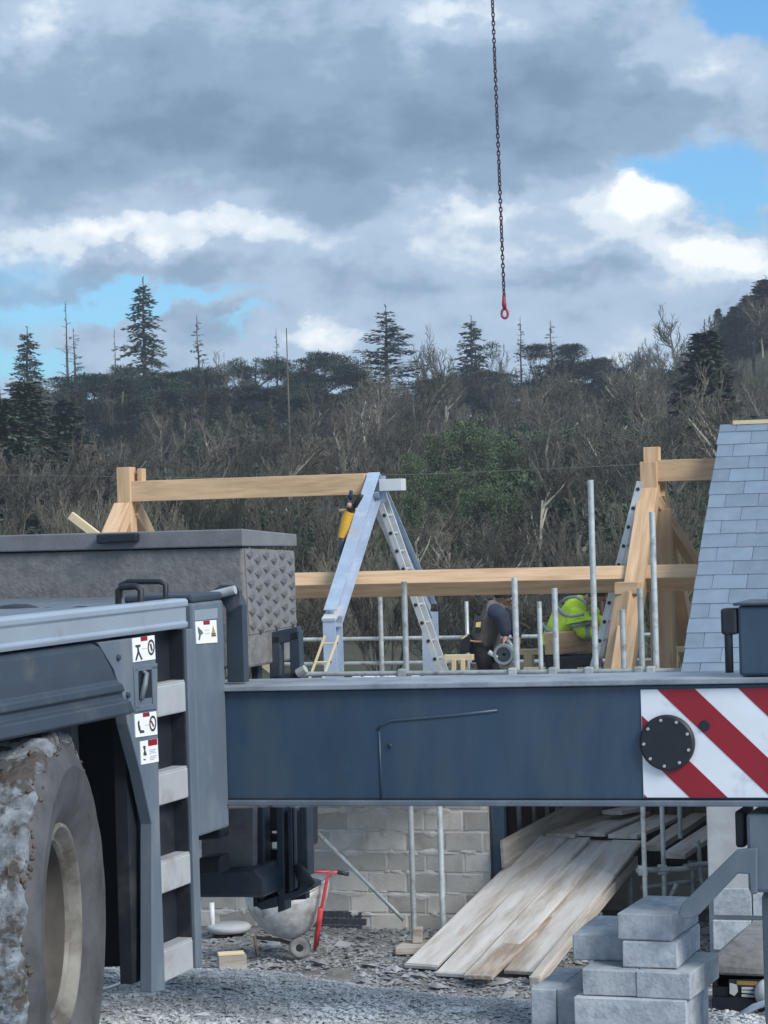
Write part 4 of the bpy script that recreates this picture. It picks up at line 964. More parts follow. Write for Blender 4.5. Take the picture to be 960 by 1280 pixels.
# ------------------------------------------------------------------ people
def skinned(name, joints, edges, mat, par, root, sub=2, smooth=True):
    names = list(joints); me = bpy.data.meshes.new(name)
    me.from_pydata([joints[n][0] for n in names], [(names.index(a), names.index(b)) for a, b in edges], [])
    me.materials.append(mat); o = link(bpy.data.objects.new(name, me)); o.parent = par; o.location = -BASE[par.name]
    sk = o.modifiers.new('skin', 'SKIN'); sk.use_smooth_shade = True
    for i, n in enumerate(names):
        r = joints[n][1]; r = r if isinstance(r, tuple) else (r, r)
        v = me.skin_vertices[0].data[i]; v.radius = r; v.use_root = (n == root)
    if sub: s = o.modifiers.new('sub', 'SUBSURF'); s.levels = sub; s.render_levels = sub
    return o
def person(label, y, pel, chest, neck, head, arms, lean_legs, jacket, sl_mat, trous, cap, hand_to, bulk=1.0):
    """joints in the building frame; arms: (shoulder, elbow, wrist) near and far; +x is forward"""
    V = Vector; t = thing('person', label, 'person', B, (pel.x, y, DECK+.024), 'people working on the roof')
    legs = {}
    for s2, (kx, ax) in zip((-1, 1), lean_legs):
        legs[s2] = (V((pel.x+.01, y+.10*s2, pel.z-.06)), V((pel.x+kx, y+.11*s2, (pel.z+DECK)/2+.06)), V((pel.x+ax, y+.12*s2, DECK+.11)))
    J = {'pel': (pel, (.09, .09)), 'chest': (chest, (.085, .09)), 'neck': (neck, .058), 'head': (head, (.078, .088)), 'crown': (head+(head-neck).normalized()*.09, (.07, .075))}
    E_ = [('pel', 'chest'), ('chest', 'neck'), ('neck', 'head'), ('head', 'crown')]
    for k, (sh, el_, wr) in enumerate(arms):
        hnd = wr+(hand_to[k]-wr).normalized()*.075; f = (hand_to[k]-wr).normalized(); sd_ = f.orthogonal().normalized()
        J.update({f's{k}': (sh.lerp(chest, .5)+V((0, 0, -.03)), .040), f'e{k}': (el_, .036), f'w{k}': (wr, .028), f'h{k}': (hnd, (.036, .020))})
        E_ += [('chest', f's{k}'), (f's{k}', f'e{k}'), (f'e{k}', f'w{k}'), (f'w{k}', f'h{k}')]
        up_ = V((0, 0, 1)); lat = f.cross(up_).normalized() if f.cross(up_).length > .1 else V((0, 1, 0)); dn = lat.cross(f)
        for q_ in range(4):
            b0_ = hnd+lat*(.027-.018*q_)+f*.012; L_ = (.075, .085, .08, .06)[q_]
            J[f'f{k}{q_}'] = (b0_+f*.03, .010); J[f'g{k}{q_}'] = (b0_+f*.05-dn*.02, .009); J[f'i{k}{q_}'] = (b0_+f*.045-dn*(L_*.65), .008)
            E_ += [(f'h{k}', f'f{k}{q_}'), (f'f{k}{q_}', f'g{k}{q_}'), (f'g{k}{q_}', f'i{k}{q_}')]
        J[f't{k}'] = (wr+f*.03+lat*.045-dn*.01, .012); J[f'u{k}'] = (wr+f*.07+lat*.05-dn*.035, .009); E_ += [(f'w{k}', f't{k}'), (f't{k}', f'u{k}')]
    for s2, (h, kn_, an) in legs.items():
        J.update({f'hp{s2}': (h, .075), f'k{s2}': (kn_, .052), f'a{s2}': (an, .042), f'ft{s2}': (an+V((.13, 0, -.07)), (.042, .034))})
        E_ += [('pel', f'hp{s2}'), (f'hp{s2}', f'k{s2}'), (f'k{s2}', f'a{s2}'), (f'a{s2}', f'ft{s2}')]
    body = skinned('body', J, E_, skin, t, 'pel')
    # face details on the side away from the neck
    fwd = V((1, 0, -.25)).normalized()
    put(MB().tube([head+fwd*.07+V((0, 0, .02)), head+fwd*.105-V((0, 0, .018))], [.012, .018], 8), 'nose', skin, t, smooth=True)
    for s2 in (-1, 1):
        put(MB().lathe([(0, -.004), (.010, -.002), (.008, .004), (0, .006)], 10, 'x', head+fwd*.082+V((0, .03*s2, .025))), 'eye', ink, t, smooth=True)
        put(MB().lathe([(0, -.012), (.022, -.010), (.03, 0), (.022, .010), (0, .012)], 10, 'y', head+V((-.005, .088*s2, 0))), 'ear', skin, t, smooth=True)
    put(MB().tube([head+fwd*.088+V((0, -.025, -.05)), head+fwd*.092+V((0, 0, -.052)), head+fwd*.088+V((0, .025, -.05))], .006, 6), 'mouth', M('lips', (.35, .15, .12)), t)
    # clothing
    mid_ = pel.lerp(chest, .45)
    K = bulk
    JJ = {'pel': (pel+V((0, 0, -.05)), (.155*K, .165*K)), 'mid': (mid_, (.165*K, .165*K)), 'chest': (chest, (.175*K, .175*K)), 'collar': (neck-(neck-chest)*.12, (.095*K, .10*K)), 's0': (chest.lerp(arms[0][0], .8), .115*K), 's1': (chest.lerp(arms[1][0], .8), .115*K)}
    EE = [('pel', 'mid'), ('mid', 'chest'), ('chest', 'collar'), ('chest', 's0'), ('chest', 's1')]
    jk_ = skinned('jacket', JJ, EE, jacket, t, 'mid')
    for k, (sh, el_, wr) in enumerate(arms):
        skinned('sleeve', {'c': (sh+(chest-sh)*.55, .115*K), 's': (sh, .115*K), 'm': (sh.lerp(el_, .5), .092*K), 'e': (el_, .080*K), 'w': (wr+(el_-wr)*.10, .056*K)}, [('c', 's'), ('s', 'm'), ('m', 'e'), ('e', 'w')], sl_mat, t, 's')
    TJ = {'w': (pel, (.140, .150))}; TE = []
    for s2, (h, kn_, an) in legs.items():
        TJ.update({f'h{s2}': (h-V((0, 0, .05)), .112), f'm{s2}': (h.lerp(kn_, .55), .098), f'k{s2}': (kn_, .080), f'c{s2}': (kn_.lerp(an, .5), .075), f'a{s2}': (an+V((0, 0, -.03)), .066)})
        TE += [('w', f'h{s2}'), (f'h{s2}', f'm{s2}'), (f'm{s2}', f'k{s2}'), (f'k{s2}', f'c{s2}'), (f'c{s2}', f'a{s2}')]
        skinned('boot', {'a': (an+V((0, 0, .02)), .058), 'b': (an+V((.02, 0, -.05)), (.055, .05)), 'c': (an+V((.17, 0, -.066)), (.048, .04))}, [('a', 'b'), ('b', 'c')], blackp, t, 'a', 1)
    skinned('trousers', TJ, TE, trous, t, 'w')
    if cap:
        put(MB().lathe([(.104, -.02), (.108, .0), (.106, .035), (.085, .08), (.04, .112), (0, .118)], 20, 'z', head+V((-.006, 0, .012))), 'beanie', cap, t, smooth=True)
    return t, jk_
y1 = .35
p = lambda x, y, d=0: B.at(x, y, y=y1+d)
arms1 = [(p(621, 758, -.20), p(632, 786, -.24), p(631, 799, -.27)), (p(626, 757, .20), p(642, 782, .22), p(648, 800, .10))]
w1_, j1 = person('worker in dark vest and navy sleeves bending over with a circular saw', y1, p(604, 806), p(611, 768), p(621, 752), p(630, 746), arms1, ((.06, -.06), (.12, .04)), vest, sleeve, trouser, beanie, (p(634, 812, -.27), p(646, 812, .0)), 1.08)
put(MB().lathe([(.166, -.045), (.172, 0), (.168, .045)], 24, 'z', p(604, 803)), 'tool_belt', blackp, w1_, smooth=True)
o = put(MB().prism([p(594, 776, -.20), p(602, 775, -.20), p(601, 790, -.20), p(593, 791, -.20)], (0, .03, 0)), 'phone_pouch', blackp, w1_, bevel=.006)
put(MB().prism([p(595, 778, -.207), p(601, 777, -.207), p(600.5, 784, -.207), p(594.5, 784, -.207)], (0, .006, 0)), 'pouch_label', M('pouch_yellow', (.75, .62, .25), .6), o)
put(MB().prism([p(576, 800, -.16), p(586, 793, -.16), p(590, 800, -.16), p(588, 816, -.16), p(574, 816, -.16)], (0, .16, 0)), 'tool_pouch', blackp, w1_, bevel=.015)
put(MB().prism([p(577, 797, -.165), p(583, 793, -.165), p(584, 795, -.165), p(578, 799, -.165)], (0, .16, 0)), 'pouch_trim', pale, w1_)
put(MB().tube([p(588, 801, -.17), p(595, 802, -.17), p(602, 802, -.17)], .012, 6), 'belt_trim', M('tan_leather', (.45, .28, .12), .6), w1_)
cs = thing('circular_saw', 'grey circular saw in the hand of the worker in the dark vest', 'tool', B, p(630, 818, -.3))
sc_ = p(630, 818, -.34)
put(MB().lathe([(.02, -.006), (.085, -.006), (.10, -.004), (.10, .004), (.02, .006)], 32, 'y', sc_), 'blade', M('saw_blade', (.10, .11, .11), .35, .6), cs, smooth=True, sharp=30)
put(MB().lathe([(.088, -.030), (.118, -.034), (.128, -.02), (.128, .02), (.095, .03), (.088, -.030)], 32, 'y', sc_), 'guard', reflect, cs, smooth=True, sharp=40)
put(MB().tube([p(634, 800, -.30), p(640, 808, -.30), p(640, 822, -.30), p(633, 832, -.30)], .026, 8), 'handle', reflect, cs, smooth=True)
put(MB().tube([p(622, 822, -.34), p(611, 815, -.34)], [.022, .030], 8), 'front_grip', lampw, cs, smooth=True)
put(MB().tube([p(630, 818, -.30), p(630, 818, -.16)], .055, 12), 'motor', dkpaint, cs, smooth=True, sharp=40)
y1 = .15
arms2 = [(p(722, 763, -.22), p(727, 791, -.24), p(748, 792, -.22)), (p(728, 758, .2), p(752, 780, .18), p(752, 765, .10))]
w2_, j2 = person('worker in fluorescent yellow-green jacket leaning forward over the sawn beam', y1, p(692, 806), p(712, 764), p(733, 750), p(747, 745), arms2, ((.0, -.10), (.10, .0)), hivis, hivis, trouser, None, (p(757, 797, -.2), p(752, 752, .1)), 1.22)
put(MB().lathe([(.108, -.02), (.106, .01), (.104, .04), (.085, .085), (.04, .115), (0, .12)], 20, 'z', p(746, 743)), 'hair', M('dark_hair', (.05, .035, .028), .7), w2_, smooth=True)
# reflective bands round the jacket and sleeve
def band(name, c, ax, r0, r1, hgt, par, flat=1.0):
    ax = ax.normalized(); u = ax.cross(Vector((0, 1, 0))).normalized(); v = Vector((0, 1, 0)); m = MB(); n = 28; V = []
    for k in range(n):
        a = 2*math.pi*k/n
        for h in (-hgt/2, hgt/2): V.append(c+ax*h+u*r0*math.cos(a)+v*r1*math.sin(a))
    m.add(V, [(2*k, 2*k+1, (2*k+3) % (2*n), (2*k+2) % (2*n)) for k in range(n)]); o = put(m, name, reflect, par, smooth=True)
    s = o.modifiers.new('t', 'SOLIDIFY'); s.thickness = .004; return o
bpel, bch = p(692, 806), p(714, 768)
for f in (.35, .98): band('reflective_band', bpel.lerp(bch, f), bch-bpel, .235, .240, .05, w2_)
for pts in ([(696, 757, -.26), (704, 767, -.33), (713, 771, -.37), (730, 768, -.37)], [(699, 754, -.22), (710, 747, -.30), (720, 746, -.33), (731, 752, -.35), (735, 764, -.35)]):
    put(MB().tube([p(*q_) for q_ in pts], .017, 8), 'reflective_strip', reflect, w2_, smooth=True)
sh, el_, wr = arms2[0]
band('reflective_band', sh.lerp(el_, .62), el_-sh, .128, .128, .05, w2_); band('reflective_band', el_.lerp(wr, .45), wr-el_, .098, .098, .045, w2_)

# ------------------------------------------------------------------ the wood on the hill
bark = M('grey_bark', (.088, .083, .066), .95, 0, .4, 1.5, rand=.35, stretch=(1, 1, .3), hue=(.165, .158, .134))
barkw = M('pale_bark', (.155, .148, .122), .95, 0, .4, 1.2, rand=.35, stretch=(1, 1, .3), hue=(.25, .24, .205))
barkp = M('pine_bark', (.10, .07, .05), .95, 0, .35, 1.2, rand=.2)
twig = M('twig_brown', (.072, .068, .050), .95, 0, .35, .6, rand=.40, hue=(.100, .094, .072))
twigg = M('twig_olive', (.058, .070, .038), .95, 0, .3, .6, rand=.30)
needle = M('spruce_needle', (.042, .064, .048), .85, 0, .35, .9, rand=.25, hue=(.062, .088, .062))
needled = M('dark_needle', (.022, .040, .028), .85, 0, .45, .9, rand=.3, hue=(.048, .070, .048))
needleg = M('grey_needle', (.060, .075, .058), .85, 0, .35, .9, rand=.25)
ivy = M('ivy_leaf', (.048, .078, .034), .65, 0, .55, .9, rand=.2, hue=(.090, .128, .054))

def seg3(V, F, p, q, r0, r1):
    d = (q-p)
    if d.length < 1e-5: return
    d.normalize(); u = d.orthogonal(); u.normalize(); w = d.cross(u); n = len(V)
    for (c, r) in ((p, r0), (q, r1)):
        V.append(c+u*r); V.append(c-u*(r*.5)+w*(r*.87)); V.append(c-u*(r*.5)-w*(r*.87))
    F.extend(((n, n+1, n+4, n+3), (n+1, n+2, n+5, n+4), (n+2, n, n+3, n+5)))
def rv(k, g=rnd): return Vector((g.uniform(-k, k), g.uniform(-k, k), g.uniform(-k, k)))
def bare(seed, h, stems, levels, spread, twig_r, up=.25, kids=(3, 5), trunk_r=.16, trunk_mat=bark, twig_mat=twig, clear=.3, ratio=.62):
    g = random.Random(seed); VT, FT, VC, FC = [], [], [], []
    def branch(p, d, L, r, lev):
        ns = 4 if lev < 2 else 3; pts = [p]; q = p.copy(); dd = d.copy()
        for i in range(ns):
            dd = (dd+rv(.22 if lev else .09, g)+Vector((0, 0, up*.35))).normalized(); q = q+dd*(L/ns); pts.append(q.copy())
        end = r*.45 if lev < levels else max(twig_r*.6, r*.5)
        for i in range(ns):
            a, b_ = r+(end-r)*i/ns, r+(end-r)*(i+1)/ns
            seg3(VT if lev < 2 else VC, FT if lev < 2 else FC, pts[i], pts[i+1], max(a, twig_r), max(b_, twig_r*.8))
        if lev >= levels: return
        n = g.randint(*kids)+(2 if lev == 0 else 0)
        for k in range(n):
            t = (clear if lev == 0 else .2)+(1-(clear if lev == 0 else .2))*(k+g.random()*.8)/n
            i = min(ns-1, int(t*ns)); f = t*ns-i; pp = pts[i].lerp(pts[i+1], f)
            ax = (pts[i+1]-pts[i]).normalized(); a = g.uniform(0, 6.28); u = ax.orthogonal().normalized(); w = ax.cross(u)
            sdv = u*math.cos(a)+w*math.sin(a); ang = g.uniform(.45, .95)*spread
            nd = (ax*math.cos(ang)+sdv*math.sin(ang)).normalized()
            branch(pp, nd, L*ratio*g.uniform(.65, 1.15)*(1-.35*t if lev == 0 else 1), max(twig_r, r*.52), lev+1)
    for s in range(stems):
        a = g.uniform(0, 6.28); tl = .0 if stems == 1 else g.uniform(.1, .55)
        base = Vector((math.cos(a), math.sin(a), 0))*(0 if stems == 1 else g.uniform(.1, .9))
        branch(base, Vector((math.cos(a)*tl, math.sin(a)*tl, 1)).normalized(), h*g.uniform(.5, .68), trunk_r*g.uniform(.6, 1.1)/(1 if stems == 1 else 2.2), 0)
    def mk(V, F, nm, m):
        me = bpy.data.meshes.new(nm); me.from_pydata([tuple(v) for v in V], [], F); me.materials.append(m); return me
    return mk(VT, FT, 'trunk', trunk_mat), mk(VC, FC, 'crown', twig_mat)
def leafquad(V, F, c, d, w, L, g):
    """a small needle spray or leaf: a bent pair of triangles"""
    d = d.normalized(); s = d.cross(Vector((0, 0, 1))+rv(.6, g)); s = s.normalized() if s.length > .01 else Vector((1, 0, 0))
    n = len(V); V.extend((c, c+d*L*.5+s*w, c+d*L+rv(.1*L, g), c+d*L*.5-s*w)); F.append((n, n+1, n+2)); F.append((n, n+2, n+3))
def conifer(seed, h, rad, whorls, per, spr, droop, mat, bare_low=.12, gap=.0, taper=.85, leader=.06, sw=.10, sL=.55, irr=.3, tmat=barkp):
    g = random.Random(seed); VT, FT, V, F = [], [], [], []
    top = Vector((0, 0, h)); n = 8; pts = [Vector((g.uniform(-.05, .05)*i/n, g.uniform(-.05, .05)*i/n, h*i/n)) for i in range(n+1)]
    for i in range(n): seg3(VT, FT, pts[i], pts[i+1], .20*h/12*(1-i/n)+.02, .20*h/12*(1-(i+1)/n)+.02)
    for k in range(whorls):
        t = bare_low+(1-bare_low-leader)*k/(whorls-1); z = h*t
        r = rad*((1-t)/(1-bare_low))**taper*g.uniform(1-irr, 1+irr*.6)+.08
        for j in range(per+g.randint(-1, 1)):
            if g.random() < gap: continue
            a = g.uniform(0, 6.28); L = r*g.uniform(.6, 1.1); dr = Vector((math.cos(a), math.sin(a), 0))
            p0 = Vector((0, 0, z+g.uniform(-.1, .1)*h/whorls*4)); rise = .35-.2*(1-t)+g.uniform(-.22, .22)
            mid_ = p0+dr*L*.55+Vector((0, 0, L*(rise-droop*.3))); end = p0+dr*L+Vector((0, 0, L*(rise*1.2-droop)))
            seg3(VT, FT, p0, mid_, .03, .02); seg3(VT, FT, mid_, end, .02, .01)
            ns = max(2, int(spr*L/rad*1.4)+1)
            for q_ in range(ns):
                f = .25+.75*(q_+g.random()*.7)/ns; c = (p0.lerp(mid_, f/.55) if f < .55 else mid_.lerp(end, (f-.55)/.45))
                for s2 in (-1, 1):
                    sd_ = Vector((-dr.y, dr.x, 0))*s2
                    leafquad(V, F, c+rv(.04, g), dr*.8+sd_*g.uniform(.2, 1.0)+Vector((0, 0, g.uniform(-1.0, .35))), sw*g.uniform(.7, 1.3), sL*g.uniform(.6, 1.2)*(1.1-.5*t), g)
            leafquad(V, F, end-dr*.1, dr+Vector((0, 0, .1)), sw, sL*.8, g)
    for k in range(6): leafquad(V, F, Vector((0, 0, h*(1-leader*.9*k/6))), rv(1, g)+Vector((0, 0, .6)), .04, .22, g)
    def mk(V, F, nm, m):
        me = bpy.data.meshes.new(nm); me.from_pydata([tuple(v) for v in V], [], F); me.materials.append(m); return me
    return mk(VT, FT, 'trunk', tmat), mk(V, F, 'crown', mat)
def clumpy(seed, h, clumps, leaves, lw, lL, mat, trunk_r=.2, tmat=barkp, limbs=True):
    """trunk with limbs to leaf clumps; clumps: (x, y, z, rx, rz)"""
    g = random.Random(seed); VT, FT, V, F = [], [], [], []
    pts = [Vector((.12*math.sin(i*1.1+seed), .1*math.cos(i*1.7+seed), h*i/7)) for i in range(8)]
    for i in range(7): seg3(VT, FT, pts[i], pts[i+1], trunk_r*(1-.1*i), trunk_r*(1-.1*(i+1)))
    for (x, y, z, rx, rz) in clumps:
        c = Vector((x, y, z))
        if limbs:
            b_ = pts[max(1, min(7, int(7*(z-.8)/h)))]; m_ = b_.lerp(c, .5)+Vector((0, 0, -.15)); seg3(VT, FT, b_, m_, .07, .05); seg3(VT, FT, m_, c, .05, .02)
        for k in range(int(leaves*rx*rx)):
            d = rv(1, g); d = d.normalized() if d.length > .05 else Vector((0, 0, 1)); r = g.random()**.4*(1+.35*noise.noise(d*1.7+Vector((x, y, z))))
            leafquad(V, F, c+Vector((d.x*rx*r, d.y*rx*r, d.z*rz*r)), d+rv(.7, g)+Vector((0, 0, .25)), lw*g.uniform(.6, 1.3), lL*g.uniform(.6, 1.3), g)
    def mk(V, F, nm, m):
        me = bpy.data.meshes.new(nm); me.from_pydata([tuple(v) for v in V], [], F); me.materials.append(m); return me
    return mk(VT, FT, 'trunk', tmat), mk(V, F, 'crown', mat)
def plant(name, pair, X, Y, label, cat, group, scale=1.0, sz=None, rot=None, z=None, dz=0):
    o = link(bpy.data.objects.new(name, None)); o.location = (X, Y, (tz(X, Y) if z is None else z)-.15+dz); o.empty_display_size = .3
    o.rotation_euler = (0, 0, rnd.uniform(0, 6.28) if rot is None else rot); o.scale = (scale, scale, sz or scale); tag(o, label, cat, group)
    for me, nm in zip(pair, ('trunk', 'crown')):
        if len(me.polygons):
            c = link(bpy.data.objects.new(nm, me)); c.parent = o
    return o
def plant_px(name, pair, px, ytop, Y, hgt, label, cat, group, **k):
    """tree of mesh height hgt whose top stands at the given spot of the view"""
    t = G.at(px, ytop, y=Y); g = tz(t.x, Y); s = max(.3, (t.z-g+.15)/hgt)
    return plant(name, pair, t.x, Y, label, cat, group, scale=k.pop('wide', s), sz=s, **k)

thick = [bare(100+i, 5.2, 9, 3, 1.0, .017, up=.55, kids=(5, 7), trunk_r=.16, clear=.15, twig_mat=(twig, twig, twigg, twig)[i]) for i in range(4)]
sapl = [bare(150+i, 6.6, 11, 3, .62, .015, up=.8, kids=(4, 6), trunk_r=.13, clear=.2, ratio=.52, twig_mat=(twig, twig, twigg, twig)[i]) for i in range(4)]
talls = [bare(200+i, 11.5, 1, 4, .95, .021, up=.30, kids=(4, 5), trunk_r=.27, clear=.28, ratio=.58, trunk_mat=(barkw if i % 2 else bark)) for i in range(4)]
spr_a = conifer(1, 14, 2.7, 40, 7, 12, .38, needle, irr=.4, taper=.9, sw=.085, sL=.45)
spr_b = conifer(2, 14, 3.0, 38, 7, 12, .10, needleg, irr=.45, taper=.9, gap=.1, sw=.08, sL=.45)
spr_d = conifer(3, 12, 2.6, 52, 11, 13, .34, needled, irr=.35, sw=.11, sL=.55, bare_low=.03, taper=.75)
spr_t = conifer(4, 13, 1.5, 26, 4, 4, .15, needleg, irr=.5, gap=.25, sw=.06, sL=.35)
lar = conifer(5, 13, 1.7, 22, 3, .4, .05, twig, irr=.6, gap=.3, sw=.02, sL=.25, tmat=bark)
def pine_clumps(seed, h, n, rr):
    g = random.Random(seed); return [(g.uniform(-rr, rr), g.uniform(-rr, rr), h*g.uniform(.52, 1.0), g.uniform(.8, 1.45), g.uniform(.5, .9)) for k in range(n)]
pines = [clumpy(10+i, 10.5, pine_clumps(10+i, 10.5, (9, 15, 11, 18, 13)[i], (1.7, 2.4, 2.1, 2.6, 1.9)[i]), 760, .040, .26, needled) for i in range(5)]
g_ = random.Random(5)
ivc = [(g_.choice((-1.9, -.9, .1, .9, 1.8))*(1-.3*z/9)+g_.uniform(-.35, .35), g_.uniform(-1.6, 1.6), z+g_.uniform(-.4, .4), g_.uniform(.45, .95), g_.uniform(.6, 1.3)) for z in [.8+.16*k for k in range(52)]]
ivt = clumpy(20, 9.2, ivc, 720, .055, .15, ivy, .3, bark)
bushc = [(g_.uniform(-1.2, 1.2), g_.uniform(-1.2, 1.2), .4+g_.uniform(0, 1.9), g_.uniform(.6, 1.0), g_.uniform(.5, .9)) for k in range(14)]
evb = clumpy(21, 2.4, bushc, 900, .045, .15, M('evergreen_shrub', (.030, .050, .022), .7, 0, .4, .8, rand=.3), .08, bark)

def near_to(px):
    for lim, t in ((125, 'below the darkest conifers'), (300, 'below the tallest spruce'), (480, 'around the dead pole'), (680, 'around the ivy-covered trees'), (860, 'between the ivy and the big dark conifer')):
        if px < lim: return t
    return 'by the steep brown slope'
# named trees along the skyline
plant_px('spruce_tree', spr_a, 178, 346, 205, 14, 'tallest dark spruce with layered branches rising above the wood', 'tree', None, wide=1.5)
plant_px('spruce_tree', spr_b, 481, 382, 200, 14, 'broad grey-green spruce with a pointed top above the middle of the wood', 'tree', None, wide=1.75)
plant_px('spruce_tree', spr_a, 588, 394, 205, 14, 'small dense spruce top below the hanging chain hook', 'tree', None, wide=1.35)
plant_px('spruce_tree', spr_a, 33, 408, 195, 14, 'spruce with thin pointed top over the darkest conifers', 'tree', None, wide=1.3)
plant_px('spruce_tree', spr_t, 92, 412, 200, 13, 'sparse grey spruce close beside a bare spire', 'tree', None, wide=1.1)
plant_px('larch_tree', lar, 82, 378, 204, 13, 'bare thin larch spire taller than the sparse spruce beside it', 'tree', None)
plant_px('larch_tree', lar, 143, 412, 204, 13, 'bare larch spire next to the tallest spruce', 'tree', None, wide=.8)
plant_px('spruce_tree', spr_t, 246, 396, 203, 13, 'slim sparse spruce top standing alone above a rounded dark crown', 'tree', None, wide=1.2)
plant_px('spruce_tree', spr_t, 345, 414, 206, 13, 'very narrow young spruce top beside a dead pole', 'tree', None, wide=.7)
plant_px('spruce_tree', spr_t, 650, 398, 206, 13, 'narrow dark spruce spire beside the open branched pine', 'tree', None, wide=.9)
plant_px('larch_tree', spr_t, 688, 402, 206, 13, 'thin open tree with level branches above a flat dark crown', 'tree', None, wide=1.35, rot=1.2)
plant_px('larch_tree', lar, 280, 440, 206, 13, 'tiny bare spire between rounded pine crowns', 'tree', None, wide=.5)
dp = G.at(358, 410, y=150)
o = put(MB().tube([(dp.x, 150, tz(dp.x, 150)), (dp.x, 150, dp.z)], [.09, .03], 6), 'dead_pole', bark); tag(o, 'straight bare dead trunk standing like a pole before the pines', 'tree')
for i, (px, yt, Y, w) in enumerate(((30, 466, 116, 1.2), (0, 486, 108, 1.1), (82, 492, 120, .9), (-25, 480, 114, 1.1), (880, 402, 118, 1.15), (62, 490, 178, 1.3), (770, 455, 200, 1.1), (205, 468, 192, 1.2), (922, 380, 222, 1.2), (938, 366, 226, 1.3), (957, 345, 218, 1.5), (985, 345, 222, 1.6), (905, 394, 228, 1.0), (745, 470, 205, .8))):
    plant_px('dark_conifer', spr_d, px, yt, Y, 12, 'big dark conifer standing clear before the brown slope' if i == 2 else 'dense dark evergreen conifer in the wood', 'tree', None if i == 2 else 'dark conifers in the wood', wide=w)
for i, (px, yt, Y) in enumerate(((300, 448, 200), (318, 452, 204), (372, 440, 198), (388, 446, 205), (438, 446, 200), (452, 452, 206), (240, 447, 197), (262, 455, 203), (150, 462, 199), (198, 455, 198), (172, 458, 203), (222, 458, 204), (715, 438, 203), (735, 442, 206), (100, 470, 200), (600, 440, 205), (405, 452, 207), (668, 452, 206), (330, 470, 193), (128, 468, 195), (20, 480, 180), (60, 476, 178), (110, 482, 176), (160, 480, 174), (205, 478, 176), (250, 480, 172), (292, 476, 175), (340, 482, 174), (385, 474, 176), (425, 478, 178), (500, 470, 190), (560, 462, 196), (640, 462, 198), (700, 462, 196), (760, 468, 198))):
    plant_px('pine_tree', pines[(i*3) % 5], px+rnd.uniform(-7, 7), yt+rnd.uniform(-10, 12), Y, 11, 'dark clumped pine along the ridge, '+near_to(px), 'tree', 'pines along the ridge', wide=rnd.uniform(.85, 1.1))
v_ = G.at(580, 520, y=128)
for px, yt, Y, w, lab in ((578, 520, 98, .62, 'tallest ivy-covered tree, in the middle of the ivy clump'), (548, 534, 101, .50, 'ivy-covered tree close beside the tallest one'), (610, 530, 103, .55, 'ivy-covered tree on the scaffold pole side of the tallest one'), (641, 546, 99, .50, 'outer ivy-covered tree of the clump, towards the timber truss'),
                      (516, 560, 95, .40, 'slim ivy-covered trunk above the ridge stub of the steel frame'), (563, 582, 92, .45, 'low ivy column before the tallest ivy tree'), (603, 600, 90, .50, 'lowest ivy mound at the foot of the ivy clump'), (632, 612, 90, .42, 'small ivy mound at the edge of the ivy clump')):
    plant_px('ivy_tree', ivt, px, yt, Y, 10, lab, 'tree', None, wide=w)
for i in range(14):
    px = 660+14*i+rnd.uniform(-7, 7); Y = rnd.uniform(80, 104); X = G.at(px, 640, y=Y).x
    plant('bare_tree', talls[(1, 3, 0)[i % 3]], X, Y, 'crooked pale-barked leafless tree on the slope behind the scaffold poles', 'tree', 'crooked trees behind the scaffold', scale=rnd.uniform(.34, .52))
# leafless trees and thickets over the whole slope
for i in range(46):
    Y = rnd.choice((212, 206, 200, 192, 182, 172)); px = -40+1040*((i*0.618034) % 1)
    X = G.at(px, 640, y=Y).x
    plant('bare_tree', talls[i % 4], X, Y+rnd.uniform(-4, 4), 'leafless grey-brown tree high in the wood, '+near_to(px), 'tree', 'leafless trees on the hill', scale=rnd.uniform(.55, .80))
for i in range(118):
    Y = rnd.uniform(88, 190); px = -40+1040*((i*0.618034+.31) % 1)
    if 505 < px < 670 and Y < 125: continue
    X = G.at(px, 640, y=Y).x
    plant('bare_tree', talls[i % 4], X, Y, 'leafless branching tree lower on the hillside, '+near_to(px), 'tree', 'leafless trees lower on the hillside', scale=rnd.uniform(.42, .66)*(1+.18*smooth(380, 520, px)))
for i in range(30):
    Y = rnd.uniform(205, 232); px = -30+1020*((i*0.618034+.5) % 1); X = G.at(px, 640, y=Y).x
    plant('ridge_evergreen', evb if i % 3 else spr_d, X, Y, 'dark evergreen growth under the pines on the ridge', 'bush', 'evergreen growth under the ridge pines', scale=rnd.uniform(.9, 1.5) if i % 3 else rnd.uniform(.3, .5))
for i in range(9):
    px = 505+18*i+rnd.uniform(-6, 6); Y = rnd.uniform(78, 90); X = G.at(px, 640, y=Y).x
    plant('bare_tree', talls[i % 4], X, Y, 'thin leafless tree before the ivy-covered trees', 'tree', 'thin trees before the ivy', scale=rnd.uniform(.28, .42))
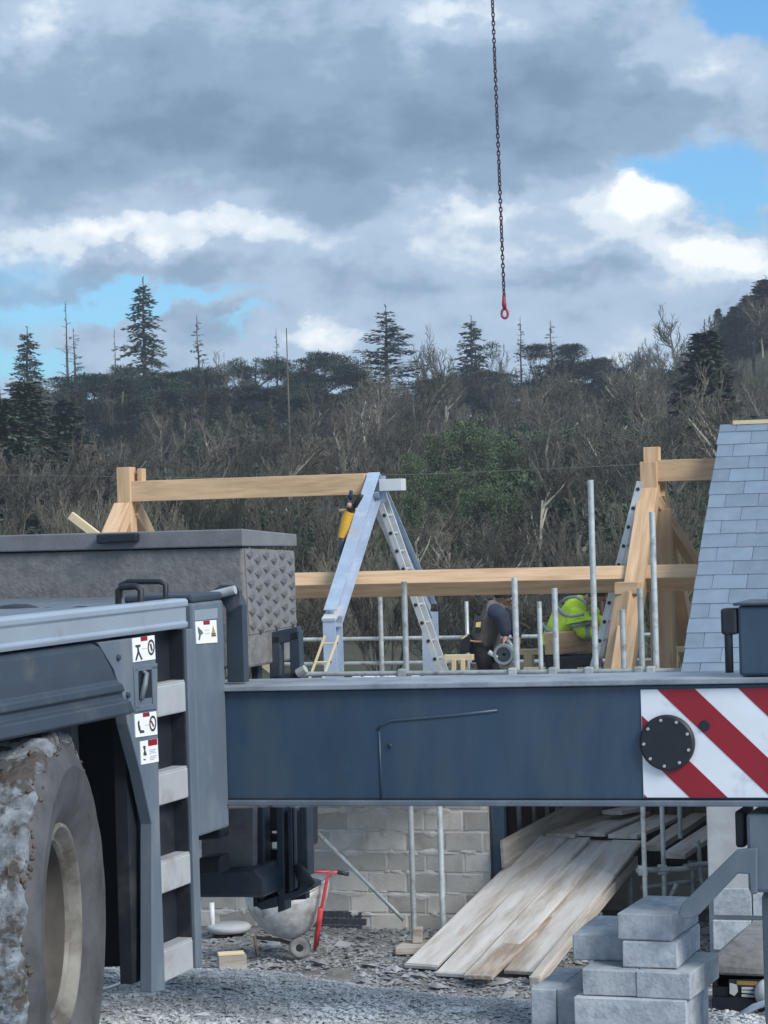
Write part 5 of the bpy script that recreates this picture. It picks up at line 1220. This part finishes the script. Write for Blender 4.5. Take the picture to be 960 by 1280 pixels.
for px, yt in ((795, 432), (812, 428), (828, 430), (845, 436), (780, 440), (660, 440), (530, 440), (550, 438), (625, 440)):
    plant_px('bare_tree', talls[rnd.randint(0, 3)], px, yt, 226, 9.2, 'leafless tree outlined against the sky on the ridge', 'tree', 'leafless trees on the skyline', wide=.62)
rows = [(66, 15), (73, 13), (82, 11), (94, 10), (112, 11), (132, 11), (155, 11), (178, 11)]
for Y, n in rows:
    for k in range(n):
        px = -40+1040*(k+rnd.uniform(.1, .9))/n; Yk = Y+rnd.uniform(-4, 4); X = G.at(px, 640, y=Yk).x
        if 500 < px < 675 and 80 < Y < 130: continue
        up_ = rnd.random() < (.6 if px < 520 else .3)
        plant('sapling_clump' if up_ else 'thicket', (sapl if up_ else thick)[rnd.randint(0, 3)], X, Yk, ('clump of upright leafless saplings, ' if up_ else 'leafless grey-brown thicket bush, ')+near_to(px), 'bush', 'sapling clumps on the hillside' if up_ else 'leafless thickets on the hillside', scale=rnd.uniform(.6, .9)*(1-.25*(Y < 80)))
for k in range(16):
    px = rnd.uniform(870, 1010); Y = rnd.uniform(165, 205); X = G.at(px, 640, y=Y).x
    plant('thicket', thick[rnd.choice((0, 1, 3))], X, Y, 'brown leafless thicket on the steep slope beside the dark conifer', 'bush', 'thickets on the steep brown slope', scale=rnd.uniform(.6, .85))
for k in range(30):
    Y = rnd.uniform(78, 180); px = rnd.uniform(220, 520) if k < 7 else rnd.uniform(640, 880); X = G.at(px, 640, y=Y).x  # dark bushes past the ivy are added to stand in for shadow
    plant('evergreen_bush', evb, X, Y, 'low dark evergreen bush among the thickets, '+near_to(px), 'bush', 'evergreen bushes among the thickets', scale=rnd.uniform(.8, 1.7))

# ------------------------------------------------------------------ haze
hz = put(MB().box(-420, 420, -70, 520, -5, 48), 'haze', None); hz['kind'] = 'stuff'
hm = bpy.data.materials.new('haze'); hm.use_nodes = True; nt = hm.node_tree; nt.nodes.clear()
pv_ = nt.nodes.new('ShaderNodeVolumePrincipled'); pv_.inputs['Color'].default_value = (.78, .88, 1.0, 1); pv_.inputs['Density'].default_value = .0006; pv_.inputs['Anisotropy'].default_value = .2
mo = nt.nodes.new('ShaderNodeOutputMaterial'); nt.links.new(pv_.outputs[0], mo.inputs['Volume']); hz.data.materials.append(hm)
